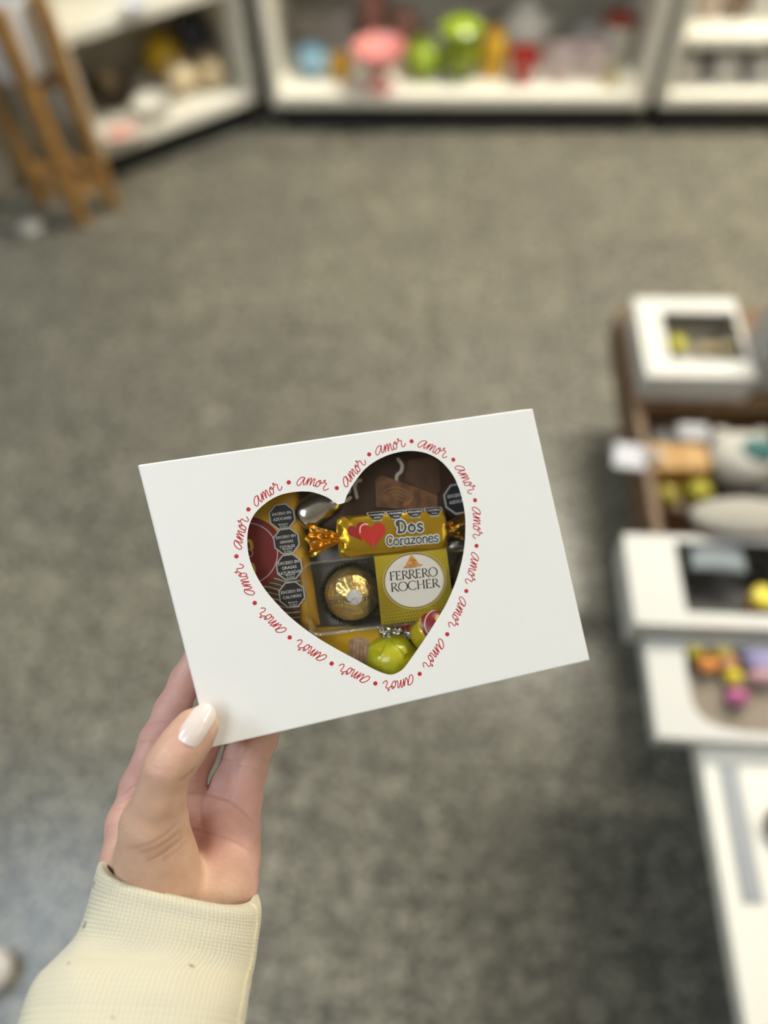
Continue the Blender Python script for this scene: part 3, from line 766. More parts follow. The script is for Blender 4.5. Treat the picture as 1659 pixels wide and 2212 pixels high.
for px in ((955, 545), (1072, 537), (1190, 528), (1308, 518)):
    q = i3(px); hexo = [(q[0] + x * 4.9, q[1] + y * 4.9) for x, y in ((-1, .3), (-1, .0), (-.45, -.75), (.45, -.75), (1, .0), (1, .3))]
    hexi = [(q[0] + x * 4.9 , q[1] + y * 4.9) for x, y in ((-.88, .24), (-.88, .02), (-.38, -.62), (.38, -.62), (.88, .02), (.88, .24))]
    s_ = obj('seal', MB().poly(hexo, .2, bar_top), SEALW, t, False, k=K)
    obj('seal_field', MB().poly(hexi, .65, bar_top), SEALK, s_, False, k=K)
    tb = MB(); put(tb, text_mb('AZÚCARES' if px[0] != 1308 else 'CALORÍAS', 1.5, .012), (q[0], q[1] - .1), ang3, .85, bar_top)
    put(tb, text_mb('de Salud', .95, .01), (q[0], q[1] - 1.9), ang3, .85, bar_top)
    obj('seal_lettering', tb, mat('white seal print', (.80, .80, .79), .5), s_, False, k=K)

# --- pack of three foil-wrapped chocolates
c, a, L = bframe((520, 1040), (1960, 870), -4)
PW = 33.0
c = crop(1190, 985, -7.2)
t = bthing('chocolate_pack', 'clear tray pack of gold balls with an olive gold sleeve and white oval label', 'sweets', (c[0], c[1], -36.4), a)
Mi4 = (BOXW @ Matrix.Translation(Vector((c[0], c[1], -36.4)) * K) @ Matrix.Rotation(a, 4, 'Z')).inverted() @ BOXW
i4 = lambda px: inl(px, -7.2, Mi4)
xl = i4((512, 1040))[0]; yb = -20.5; yt = 18.5
PL = -xl
PLAST = clear('clear tray plastic', 0.22, (.92, .92, .91), 0.16, bump=.8, bscale=300, haze=.30)
def rrect(hx, hy, r, z, n=6, cx_=0.0, cy_=0.0):
    out = []
    for qx, qy, a0 in ((1, 1, 0), (-1, 1, PI / 2), (-1, -1, PI), (1, -1, 1.5 * PI)):
        for k in range(n + 1):
            q = a0 + PI / 2 * k / n; out.append((cx_ + qx * (hx - r) + r * math.cos(q), cy_ + qy * (hy - r) + r * math.sin(q), z))
    return out
hy = (yt - yb) / 2; cy = (yt + yb) / 2
tm = MB().loft([rrect(PL * .97, hy * .86, 5, 0.2, cy_=cy), rrect(PL * .98, hy * .9, 5, 1.2, cy_=cy), rrect(PL - .8, hy - 1.2, 5, 26, cy_=cy), rrect(PL, hy, 5, 27, cy_=cy), rrect(PL, hy, 5, 28, cy_=cy)], cap=False)
tray = obj('tray', tm, PLAST, t, k=K)
obj('lid_film', MB().prism([(p_[0], p_[1]) for p_ in rrect(PL, hy, 5, 0, cy_=cy)], 29.0, 29.3), clear('clear lid film', .0, (.98, .98, .97), .06, bump=.03, bscale=40), t, k=K)
pn = MB(); p0_ = i4((800, 1078))
put(pn, text_mb('PESO NETO: 37.5g', 3.35, .004), p0_, -a + math.radians(-9 + 0) * 0 + (math.atan2(i4((930, 1062))[1] - i4((660, 1090))[1], i4((930, 1062))[0] - i4((660, 1090))[0])) + a, 29.5)
obj('lettering', pn, mat('black ink', (.02, .02, .02), .5), t, False, k=K)
# sleeve
sx0, sx1 = i4((957, 990))[0], i4((1408, 960))[0]
prof = []
for k in range(5): prof.append((yb + 1.5 - .6, 0 + 5.0 * k))
sl = [(-19.0, 1.0), (-19.8, 8), (-19.8, 27), (-18.6, 29.3), (-16.5, 29.9), (0, 30.1), (15.5, 29.9), (17.4, 29.3), (18.4, 27), (18.4, 8), (17.6, 1.0)]
so = MB().loft([[(x, y, z) for y, z in sl] for x in np.linspace(sx0, sx1, 3)], cap=False, close=True)
slv = obj('sleeve', so, mat('olive gold sleeve card', (.44, .34, .02), .32, metal=.3, var=.45, vscale=45, col2=(.30, .22, .012)), t, k=K)
oc = i4((1188, 955)); oa = math.atan2(i4((1330, 950))[1] - i4((1050, 978))[1], i4((1330, 950))[0] - i4((1050, 978))[0])
dm = MB()
for r_ in range(7):
    for q in range(22):
        x = sx0 + 1.2 + q * 1.75 + (r_ % 2) * .87; y = -19.0 + r_ * 1.7
        if x > sx1 - 1: continue
        if ((x - oc[0]) / 18.5) ** 2 + ((y - oc[1]) / 16.4) ** 2 < 1: continue
        dm.disc((x, y), .42 - .03 * r_, 30.18 if y > -17 else 29.95, 8)
obj('dot_print', dm, mat('dark olive print', (.10, .075, .012), .4), slv, False, k=K)
rim = MB().disc(oc, 17.4, 30.25, 56, ry=15.2, rot=oa)
obj('label_rim', rim, mat('pale gold print', (.80, .68, .34), .3, metal=.6), slv, False, k=K)
rm2 = MB(); n_ = 56
rm2.ribbon([(oc[0] + 16.7 * math.cos(2 * PI * q / n_) * math.cos(oa) - 14.5 * math.sin(2 * PI * q / n_) * math.sin(oa), oc[1] + 16.7 * math.cos(2 * PI * q / n_) * math.sin(oa) + 14.5 * math.sin(2 * PI * q / n_) * math.cos(oa)) for q in range(n_)], .5, 30.32, closed=True)
obj('label_line', rm2, mat('olive brown print', (.20, .14, .03), .4), slv, False, k=K)
obj('label', MB().disc((oc[0] - .3, oc[1]), 15.7, 30.4, 56, ry=13.9, rot=oa), mat('ivory label print', (.66, .64, .58), .4), slv, False, k=K)
FR = {'F': [([(.13, 0), (.13, .5), (.13, 1)], (.19, .12, .17)), ([(.08, .965), (.3, .965), (.56, .955)], (.05, .055, .13)), ([(.13, .52), (.3, .52), (.46, .52)], (.05, .05, .11))],
      'E': [([(.13, 0), (.13, .5), (.13, 1)], (.17, .12, .17)), ([(.08, .965), (.3, .965), (.56, .955)], (.05, .055, .13)), ([(.13, .52), (.3, .52), (.48, .52)], (.05, .05, .11)), ([(.08, .035), (.3, .035), (.6, .045)], (.05, .055, .13))],
      'R': [([(.13, 0), (.13, .5), (.13, 1)], (.19, .12, .15)), ([(.1, .965), (.32, .97), (.52, .86), (.55, .72), (.46, .55), (.28, .48), (.13, .48)], (.05, .06, .11, .13, .10, .06, .05)), ([(.3, .5), (.5, .25), (.78, -.02)], (.11, .12, .13))],
      'O': [([(.5 + .45 * math.cos(q * PI / 10), .5 + .5 * math.sin(q * PI / 10)) for q in range(21)], [.05 + .075 * abs(math.cos(q * PI / 10)) for q in range(21)])],
      'C': [([(.5 + .46 * math.cos(.75 + q * (2 * PI - 1.5) / 16), .5 + .5 * math.sin(.75 + q * (2 * PI - 1.5) / 16)) for q in range(17)], [.11 if q in (0, 16) else .05 + .075 * abs(math.cos(.75 + q * (2 * PI - 1.5) / 16)) for q in range(17)])],
      'H': [([(.13, 0), (.13, .5), (.13, 1)], (.17, .12, .17)), ([(.72, 0), (.72, .5), (.72, 1)], (.17, .12, .17)), ([(.13, .52), (.4, .52), (.72, .52)], (.05, .05, .05))]}
FA = {'F': .62, 'E': .68, 'R': .74, 'O': 1.0, 'C': .92, 'H': .90}
fl = MB()
def fword(s, pa, pb, size):
    tot = sum(FA[q] for q in s); d = np.array(pb) - np.array(pa); Ls = np.linalg.norm(d); u = d / Ls; n_ = np.array([-u[1], u[0]]); sx = Ls / tot; x = 0
    for q in s:
        for pts, wd in FR[q]:
            P_ = np.array(pts, float)
            if len(P_) > 3 and len(P_) < 10: 
                W_ = np.interp(np.linspace(0, 1, (len(P_) - 1) * 5 + 1), np.linspace(0, 1, len(P_)), wd); P_ = spline(P_, False, 5)
            else: W_ = np.array(wd)
            out = [np.array(pa) + u * (x + px_) * sx + n_ * py_ * size for px_, py_ in P_]
            P2 = np.array(out); T = np.gradient(P2, axis=0); T /= np.linalg.norm(T, axis=1)[:, None]; Nn = np.stack([-T[:, 1], T[:, 0]], 1)
            A_ = P2 + Nn * W_[:, None] * size / 2; B_ = P2 - Nn * W_[:, None] * size / 2; m_ = len(P2)
            fl.add([(v[0], v[1], 30.55) for v in A_] + [(v[0], v[1], 30.55) for v in B_], [(m_ + i, m_ + i + 1, i + 1, i) for i in range(m_ - 1)])
        x += FA[q]
fword('FERRERO', i4((1035, 957)), i4((1330, 926)), 4.75)
fword('ROCHER', i4((1042, 1026)), i4((1340, 995)), 4.75)
obj('label_lettering', fl, mat('dark brown lettering', (.045, .03, .022), .4), slv, False, k=K)
pm = MB(); tp = i4((1170, 838))
for r_, n_ in enumerate((5, 4, 3, 2, 1)):
    for q in range(n_):
        pm.disc((tp[0] + (q - (n_ - 1) / 2) * 1.55, tp[1] - 2.1 + r_ * 1.15), .95, 30.6 + .02 * r_, 12)
pm.ribbon([(tp[0] - 4.6, tp[1] - 2.6), (tp[0], tp[1] - 3.0), (tp[0] + 5.0, tp[1] - 2.3)], .7, 30.58)
obj('label_picture', pm, mat('bronze picture print', (.42, .17, .03), .4, var=.5, vscale=500, col2=(.66, .34, .10)), slv, False, k=K)

# foil balls in brown paper cups
def crumple(seed):
    def f(d):
        s = 0
        for k_, am in ((2.2, .022), (4.5, .020), (9.0, .010)):
            s += am * (1 - 2 * abs(noise.noise(d * k_ + Vector((seed, 1.3 * seed, 0)))))
        return s - .02
    return f
def choc(px, label, seed, stick=True):
    c_ = crop(*px, -21.2)
    t_ = bthing('wrapped_chocolate', label, 'sweets', (c_[0], c_[1], -21.2), 0, 'gold foil chocolates')
    obj('foil', MB().sphere((0, 0, 0), 14.6, nu=110, nv=70, disp=crumple(seed)), GOLDB, t_, k=K)
    n_ = 120; rr = []
    for r_, z_, am in ((10.0, -14.2, .0), (13.8, -11.5, .3), (15.6, -7.5, .5), (16.2, -4, .7), (16.9, -1.5, .9)):
        rr.append([((r_ + am * (1 if q % 2 else -1)) * math.cos(2 * PI * q / n_), (r_ + am * (1 if q % 2 else -1)) * math.sin(2 * PI * q / n_), z_ + (.7 if q % 4 < 2 else -.5) * (am >= .9)) for q in range(n_)])
    cup = MB().loft(rr, cap=False)
    obj('paper_cup', cup, mat('dark brown paper', (.035, .020, .014), .6), t_, False, k=K)
    if stick:
        s_ = crop(815, 1058, -8); dx, dy = s_[0] - c_[0], s_[1] - c_[1]
        zf = lambda x, y: math.sqrt(max(1, 14.75 ** 2 - x * x - y * y))
        st = obj('sticker', MB().disc((dx, dy), 4.2, .35, 20, zf), mat('white sticker', (.62, .60, .55), .5, var=.3, vscale=700), t_, False, k=K)
    return t_
choc((800, 1035), 'gold foil ball chocolate with a white sticker, left of the oval label', 3)
choc((1590, 920), 'gold foil ball chocolate at the right edge of the window, right of the olive sleeve', 6, False)

# --- smaller sweets round the tray
# silver wrapped end above the gold bar, left of the notch
c, a, L = bframe((450, 592), (735, 405), -17)
t = bthing('silver_sweet', 'silver foil sweet with a bright streak just left of the notch of the heart', 'sweets', (c[0], c[1], -21), a)
rs = []
for x in np.linspace(-1, 1, 15):
    q = (1 - abs(x) ** 5) ** .5 * 9 + .3
    rs.append([(x * L * .50, q * math.cos(2 * PI * k_ / 32) + .4 * noise.noise(Vector((x * 3, k_ * .4, 2))), q * .8 * math.sin(2 * PI * k_ / 32)) for k_ in range(32)])
obj('wrapper', MB().loft(rs), SILVER, t, k=K)
# amber sweet low on the left
c, a, L = bframe((470, 1150), (570, 1340), -20)
t = bthing('amber_sweet', 'small amber yellow wrapped sweet at the lower left edge of the heart window', 'sweets', (c[0], c[1], -21), a)
AMB = mat('amber yellow wrapper', (.62, .36, .03), .3, bump=.7, bscale=150, var=.5, vscale=120, col2=(.35, .16, .02))
obj('wrapper', MB().sphere((0, 0, 0), L * .40, 5.2, 6.0, nu=60, nv=36, disp=crumple(9)), AMB, t, k=K)
obj('twist_end', fan(1, L * .36, 11, 2.2, 6.2, 2, None), AMB, t, k=K)
obj('twist_end', fan(-1, L * .36, 11, 2.2, 6.2, 5, None), AMB, t, k=K)
# yellow wafer packet at the bottom with a beige wafer picture
c, a, L = bframe((600, 1420), (940, 1390), -18)
t = bthing('wafer_packet', 'yellow packet with a beige wafer picture at the bottom left of the heart tip', 'sweets', (c[0], c[1] + 1, -23), a - .05)
Mi5 = (BOXW @ Matrix.Translation(Vector((c[0], c[1] + 1, -23)) * K) @ Matrix.Rotation(a - .05, 4, 'Z')).inverted() @ BOXW
i5 = lambda px: inl(px, -18, Mi5)
obj('wrapper', pillow(MB(), L + 12, 26, 8, 21, .1), mat('yellow wrapper', (.82, .48, .015), .35), t, k=K)
wp = [(795, 1320), (830, 1308), (880, 1312), (915, 1345), (930, 1400), (925, 1450), (900, 1480), (800, 1490), (775, 1430), (790, 1380), (780, 1350)]
wf = obj('wafer_picture', MB().poly(spline([i5(p_) for p_ in wp], True, 4), 4.4), mat('beige wafer print', (.64, .42, .27), .6, var=.4, vscale=260), t, False, k=K)
wl = MB()
for q in range(5): wl.ribbon([i5((808 + 22 * q, 1330 + 4 * q)), i5((800 + 24 * q, 1400)), i5((806 + 22 * q, 1470))], .35, 4.5)
obj('picture_line', wl, mat('wafer line print', (.34, .18, .09), .6), wf, False, k=K)
# red and white sweet
c, a, L = bframe((1060, 1278), (1240, 1262), -21)
t = bthing('red_sweet', 'red and white flat wrapped sweet under the clear tray, beside the round yellow bonbon', 'sweets', (c[0], c[1], -24), a)
obj('wrapper', MB().loft([rrect(L / 2, 4.2, 1.5, -3), rrect(L / 2 + .6, 4.8, 1.5, -1), rrect(L / 2 + .6, 4.8, 1.5, 1.6), rrect(L / 2, 4.2, 1.5, 3)]), mat('scarlet wrapper', (.55, .025, .015), .35), t, k=K)
obj('white_band', MB().prism([(x, y) for x, y in ((-2, -4.3), (L / 2, -4.3), (L / 2, -.8), (0, -1.8))], 3.0, 3.2), mat('white print', (.7, .68, .65), .4), t, False, k=K)
# round yellow bonbon with red emblem
c = crop(1305, 1262, -12)
t = bthing('bonbon', 'round yellow foil bonbon with a dark red emblem, beside the lime bonbon', 'sweets', (c[0], c[1], -14.6))
YF = mat('yellow foil wrapper', (.58, .44, .02), .3, metal=.25, bump=.4, bscale=120)
obj('wrapper', MB().sphere((0, 0, 0), 12.6, 13.4, 13.2, nu=80, nv=50, disp=crumple(12)), YF, t, k=K)
zf = lambda x, y: math.sqrt(max(1, 13.2 ** 2 - x * x - y * y))
c2 = crop(1338, 1228, -3); e_ = (c2[0] - c[0], c2[1] - c[1])
def capdisc(mb, c_, r, z, n=40, rings=5):
    vs = [(c_[0], c_[1])]
    for k_ in range(1, rings + 1):
        vs += [(c_[0] + r * k_ / rings * math.cos(2 * PI * q / n), c_[1] + r * k_ / rings * math.sin(2 * PI * q / n)) for q in range(n)]
    fs = [(0, 1 + i, 1 + (i + 1) % n) for i in range(n)]
    for k_ in range(rings - 1):
        fs += [(1 + k_ * n + i, 1 + (k_ + 1) * n + i, 1 + (k_ + 1) * n + (i + 1) % n, 1 + k_ * n + (i + 1) % n) for i in range(n)]
    return mb.add([(x, y, zf(x, y) + z) for x, y in vs], fs)
eb = obj('emblem', capdisc(MB(), e_, 9.4, .75), DARKRED, t, k=K)
er_ = MB(); er_.ribbon([(e_[0] + 7.6 * math.cos(2 * PI * q / 40), e_[1] + 7.6 * math.sin(2 * PI * q / 40)) for q in range(40)], .45, .95, zf, True)
obj('emblem_ring', er_, mat('pinkish white print', (.62, .48, .45), .5), eb, False, k=K)
nb = MB(); glyph(nb, Nn_, (e_[0] + .2, e_[1] + .5), 4.0, .4, 1.4, .95, zf); obj('emblem_lettering', nb, mat('yellow print', (.62, .42, .05), .5), eb, False, k=K)
# lime bonbon at the tip with silver end
c = crop(1060, 1452, -14)
t = bthing('bonbon', 'lime green wrapped bonbon with a folded top filling the tip of the heart window', 'sweets', (c[0], c[1], -21))
def lime_disp(d): return .05 * math.sin(6 * math.atan2(d.y, d.x - .2) + 3 * d.z) * (1 - abs(d.z)) + crumple(15)(d) * .5
obj('wrapper', MB().sphere((0, 0, 0), 15.0, 13.6, 13.5, nu=90, nv=54, disp=lime_disp), LIMEF, t, k=K)
fold = MB()
for (p0, p1, p2, h) in (((-12, 10), (-1, 12.5), (-10, -6), 11), ((-1, 12.0), (12, 3), (1.5, -10), 13)):
    fold.add([(p0[0], p0[1], 8.6), (p1[0], p1[1], 7.2), (p2[0], p2[1], 8.8), (p0[0] * .5 + p1[0] * .5, p0[1] * .5 + p1[1] * .5 - 4, h + .8)], [(0, 3, 2), (3, 1, 2), (0, 1, 3)])
obj('fold', fold, LIMEF, t, False, k=K)
sv = fan(1, 0, 8, 6, 9, 3, None); sv.xf(Matrix.Translation((2.5, 9.2, 1.5)) @ Matrix.Rotation(PI / 2 - .3, 4, 'Z'))
obj('foil_end', sv, mat('silver foil', (.75, .75, .74), .18, 1.0), t, k=K)
# silver sweet at the right edge
c = crop(1465, 735, -15)
t = bthing('silver_sweet', 'little dull silver sweet at the right edge of the window, under the gold twist', 'sweets', (c[0], c[1], -19), .1)
obj('wrapper', MB().sphere((0, 0, 0), 9, 4.6, 4.6, nu=50, nv=30, disp=crumple(18)), mat('dull silver foil', (.42, .44, .46), .3, 1.0), t, k=K)

# ------------------------------------------------------------------ the hand and arm
def hp_(px, py, z):
    """camera-space metres of a point z mm in front of the lid plane"""
    r = np.array([(px - CX) / F, -(py - CY) / F, -1.0]); return r * ((BN @ BP0 + z * .001) / (BN @ r))
def smin(a, b, k):
    h = np.maximum(k - np.abs(a - b), 0) / k; return np.minimum(a, b) - h * h * k * .25
def chain(G3, pts, k=.004):
    d = None
    P_ = [(hp_(p[0], p[1], p[2]), p[3] * .001) for p in pts]
    for (a, ra), (b, rb) in zip(P_[:-1], P_[1:]):
        ab = (b - a).astype(np.float32); q = G3 - a.astype(np.float32)
        t_ = np.clip((q @ ab) / float(ab @ ab), 0, 1)
        e = np.sqrt(((q - t_[..., None] * ab) ** 2).sum(-1)) - (ra + (rb - ra) * t_)
        d = e if d is None else smin(d, e, k)
    return d
THUMB = [(439, 1557, 4.4, 4.2), (434, 1564, 6.2, 6.4), (424, 1574, 8.4, 8.9), (400, 1606, 10.4, 10.1), (378, 1636, 12.0, 9.9), (360, 1664, 12.5, 9.9), (346, 1722, 9.0, 10.6), (328, 1785, 3, 13.2), (330, 1850, -5, 17), (372, 1950, -12, 20)]
THENAR = [(340, 1780, 0, 12.2), (352, 1850, -5, 11.8), (360, 1940, -9, 13)]
INDEX = [(440, 1390, -45.5, 6.6), (402, 1470, -47.0, 8.4), (372, 1535, -46, 9.2), (342, 1600, -43, 9.6), (305, 1700, -34, 10.4), (284, 1785, -26, 12.0)]
MIDDLE = [(545, 1420, -46, 7.0), (500, 1500, -48, 8.4), (460, 1572, -50, 9.0), (427, 1632, -46, 9.2), (402, 1700, -39, 9.6), (392, 1760, -34, 11.5)]
RING = [(590, 1440, -46, 6.8), (560, 1505, -48.5, 8.2), (545, 1572, -51, 8.6), (523, 1622, -48, 9.0), (493, 1700, -40, 9.4), (476, 1765, -34, 11.2)]
PINKY = [(604, 1470, -44.5, 6.0), (590, 1525, -46, 7.3), (565, 1598, -43.5, 8.4), (541, 1663, -39, 8.7), (525, 1730, -33, 9.6), (512, 1790, -28, 11.0)]
PALM = [[(284, 1785, -26, 12.0), (280, 1862, -20, 13.5), (318, 1975, -16, 19)],
        [(392, 1760, -34, 11.5), (395, 1850, -33, 11), (385, 1975, -20, 18)],
        [(476, 1765, -34, 11.2), (455, 1860, -32, 11.5), (425, 1975, -20, 18)],
        [(512, 1790, -28, 11.0), (500, 1850, -24, 14.2), (480, 1920, -20, 17), (450, 1985, -18, 18)],
        [(292, 1775, -28, 10), (392, 1755, -35, 9.5), (476, 1765, -35, 9.5), (512, 1790, -29, 9)]]
ARM = [(385, 1960, -16, 22), (350, 2080, -6, 25), (300, 2230, 12, 30), (240, 2420, 40, 34)]
def build_hand():
    h = .00095
    lo = np.array([-.165, -.245, -.475]); hi = np.array([-.045, -.058, -.355])
    allp = [hp_(p[0], p[1], p[2]) for ch_ in [THUMB, INDEX, MIDDLE, RING, PINKY] for p in ch_]
    lo = np.min(allp, 0) - .022; hi = np.max(allp, 0) + .022
    lo[1] = hp_(380, 2040, -10)[1]
    lo = np.minimum(lo, hp_(230, 1900, -20) - np.array([.01, 0, .03])); hi = np.maximum(hi, hp_(555, 1900, 0) + np.array([.01, 0, .02]))
    n = np.ceil((hi - lo) / h).astype(int)
    ax = [lo[i] + h * np.arange(n[i]) for i in range(3)]
    G3 = np.stack(np.meshgrid(*ax, indexing='ij'), -1).astype(np.float32)
    palm = None
    for p in PALM:
        d = chain(G3, p, .006); palm = d if palm is None else smin(palm, d, .009)
    d = smin(palm, chain(G3, ARM, .01), .012)
    fing = None
    for f_ in (INDEX, MIDDLE, RING, PINKY):
        e = chain(G3, f_, .004); fing = e if fing is None else smin(fing, e, .0012)
    d = smin(d, fing, .004)
    th = chain(G3, THUMB, .006); th = smin(th, chain(G3, THENAR, .006), .012)
    d = smin(d, th, .0025)
    # flat pads where the hand meets the card
    q = G3 - BP0.astype(np.float32); zb = q @ BN.astype(np.float32)
    xb = q @ BEX.astype(np.float32); yb_ = q @ BEY.astype(np.float32)
    L0, L1 = bx(453, 1617)[:2], bx(297, 1004)[:2]; L2 = bx(1275, 1427)[:2]
    def side(a, b): 
        u = (b - a) / np.linalg.norm(b - a); nn_ = np.array([u[1], -u[0]]); return (xb - a[0] * .001) * nn_[0] + (yb_ - a[1] * .001) * nn_[1]
    s1 = side(L0, L1); s2 = -side(L0, L2)
    slab = np.maximum(np.maximum(zb - .0002, -zb - DEPTH * .001 - .0002), np.maximum(-s1, -s2) - .0002)
    d = np.maximum(d, -slab)
    # surface nets
    s = d < 0
    c8 = [(i, j, k) for i in (0, 1) for j in (0, 1) for k in (0, 1)]
    sl_ = lambda A, o: A[o[0]:A.shape[0] - 1 + o[0], o[1]:A.shape[1] - 1 + o[1], o[2]:A.shape[2] - 1 + o[2]]
    cnt = sum(sl_(s, o).astype(np.int8) for o in c8); mask = (cnt > 0) & (cnt < 8)
    idx = np.argwhere(mask); ids = -np.ones(mask.shape, int); ids[mask] = np.arange(len(idx))
    acc = np.zeros((len(idx), 3)); num = np.zeros(len(idx))
    for a in c8:
        for ax_ in range(3):
            if a[ax_]: continue
            b = list(a); b[ax_] = 1
            da = d[idx[:, 0] + a[0], idx[:, 1] + a[1], idx[:, 2] + a[2]]; db = d[idx[:, 0] + b[0], idx[:, 1] + b[1], idx[:, 2] + b[2]]
            m_ = (da < 0) != (db < 0); t_ = np.where(m_, da / np.where(m_, da - db, 1), 0)
            p = np.tile(np.array(a, float), (len(idx), 1)); p[:, ax_] += t_
            acc[m_] += p[m_]; num[m_] += 1
    V = lo + h * (idx + acc / num[:, None])
    quads = []
    for ax_ in range(3):
        sa = [slice(None)] * 3; sb = [slice(None)] * 3; sa[ax_] = slice(0, -1); sb[ax_] = slice(1, None)
        ch_ = s[tuple(sa)] != s[tuple(sb)]; e = np.argwhere(ch_)
        u, v = [(1, 2), (2, 0), (0, 1)][ax_]
        ok = (e[:, u] > 0) & (e[:, v] > 0) & (e[:, u] < mask.shape[u]) & (e[:, v] < mask.shape[v]); e = e[ok]
        q_ = []
        for du, dv in ((-1, -1), (0, -1), (0, 0), (-1, 0)):
            c_ = e.copy(); c_[:, u] += du; c_[:, v] += dv; q_.append(ids[c_[:, 0], c_[:, 1], c_[:, 2]])
        q_ = np.stack(q_, 1); fl_ = s[e[:, 0], e[:, 1], e[:, 2]]; q_[~fl_] = q_[~fl_][:, ::-1]; quads.append(q_)
    Q = np.concatenate(quads); Q = Q[(Q >= 0).all(1)]
    return V, Q
HV, HQ = build_hand()
# light smoothing of the surface
def relax(V, Q, it):
    E = np.concatenate([Q[:, [0, 1]], Q[:, [1, 2]], Q[:, [2, 3]], Q[:, [3, 0]]]); E = np.concatenate([E, E[:, ::-1]])
    cnt = np.bincount(E[:, 0], minlength=len(V))[:, None]
    for k in range(it):
        S = np.stack([np.bincount(E[:, 0], V[E[:, 1], i], minlength=len(V)) for i in range(3)], 1) / np.maximum(cnt, 1)
        V = V + (S - V) * (.5 if k % 2 == 0 else -.48)
    return V
HV = relax(HV, HQ, 6)
# creases (pixel polylines, which layer they lie on by depth, half width mm, depth mm)
CREASE = [
    ([(300, 1604), (322, 1600), (346, 1606)], 'f', .8, .55), ([(318, 1565), (345, 1560), (366, 1562)], 'f', .7, .35), ([(345, 1515), (372, 1512)], 'f', .6, .35),
    ([(262, 1720), (285, 1700), (312, 1692)], 'f', .8, .6), ([(246, 1752), (268, 1745), (282, 1752)], 'f', .7, .45), ([(252, 1738), (280, 1722), (300, 1722)], 'f', .6, .3),
    ([(398, 1793), (440, 1798), (490, 1812), (548, 1842)], 'f', 1.0, .55),
    ([(440, 1712), (470, 1722), (492, 1728), (520, 1748), (553, 1782)], 'f', 1.0, .7), ([(400, 1712), (440, 1714), (490, 1726)], 'f', .9, .5),
    ([(440, 1716), (434, 1750), (438, 1790)], 'f', 1.4, .5), ([(400, 1732), (388, 1765)], 'f', 1.2, .5),
    ([(512, 1652), (536, 1656), (566, 1668)], 'f', .8, .4), ([(520, 1662), (545, 1668), (565, 1676)], 'f', .7, .3), ([(575, 1585), (592, 1590)], 'f', .6, .3),
    ([(470, 1640), (500, 1640)], 'f', .7, .4), ([(410, 1690), (440, 1685)], 'f', .7, .3),
    ([(322, 1652), (345, 1662), (372, 1660)], 't', .9, .30), ([(330, 1664), (352, 1670), (380, 1664)], 't', .7, .22), ([(326, 1642), (350, 1650)], 't', .7, .2),
    ([(384, 1688), (402, 1680), (420, 1662)], 't', 1.0, .7),
    ([(272, 1836), (320, 1825), (362, 1800), (385, 1775)], 't', 1.0, .55), ([(300, 1845), (350, 1825), (392, 1795)], 't', 1.0, .5),
    ([(318, 1862), (360, 1838), (398, 1808)], 't', .9, .5), ([(345, 1866), (378, 1842), (404, 1818)], 't', .8, .35),
]
px_ = np.stack([CX + F * HV[:, 0] / -HV[:, 2], CY - F * HV[:, 1] / -HV[:, 2]], 1)
zb_ = (HV - BP0) @ BN * 1000
tri = HV[HQ[:, [0, 1, 2]]]; fn = np.cross(tri[:, 1] - tri[:, 0], tri[:, 2] - tri[:, 0])
VN = np.zeros_like(HV)
for k in range(4): np.add.at(VN, HQ[:, k], fn)
VN /= np.linalg.norm(VN, axis=1)[:, None] + 1e-12
front = VN[:, 2] > .1
dth = np.min([np.linalg.norm(HV - hp_(*p[:3]), axis=1) - p[3] * .001 for p in
              [tuple(np.array(a) + (np.array(b) - np.array(a)) * s) for C_ in (THUMB, THENAR) for a, b in zip(C_[:-1], C_[1:]) for s in (0, .25, .5, .75)]], 0)
isth = dth < .0035
crz = np.zeros(len(HV)); disp = np.zeros(len(HV))
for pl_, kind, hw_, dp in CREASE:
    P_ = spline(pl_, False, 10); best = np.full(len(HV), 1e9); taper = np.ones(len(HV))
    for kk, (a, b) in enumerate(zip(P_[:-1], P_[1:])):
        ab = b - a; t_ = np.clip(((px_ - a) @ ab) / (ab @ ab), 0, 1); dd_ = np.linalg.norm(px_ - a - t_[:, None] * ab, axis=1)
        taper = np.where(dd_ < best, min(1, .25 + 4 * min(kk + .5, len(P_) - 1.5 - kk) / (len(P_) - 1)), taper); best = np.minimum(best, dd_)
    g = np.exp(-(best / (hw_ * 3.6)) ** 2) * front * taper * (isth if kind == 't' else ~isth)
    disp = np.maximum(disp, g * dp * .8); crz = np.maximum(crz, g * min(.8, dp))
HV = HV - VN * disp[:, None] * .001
tint = np.clip((-zb_ - 2) / 14, 0, 1) * (~isth) + isth * .12
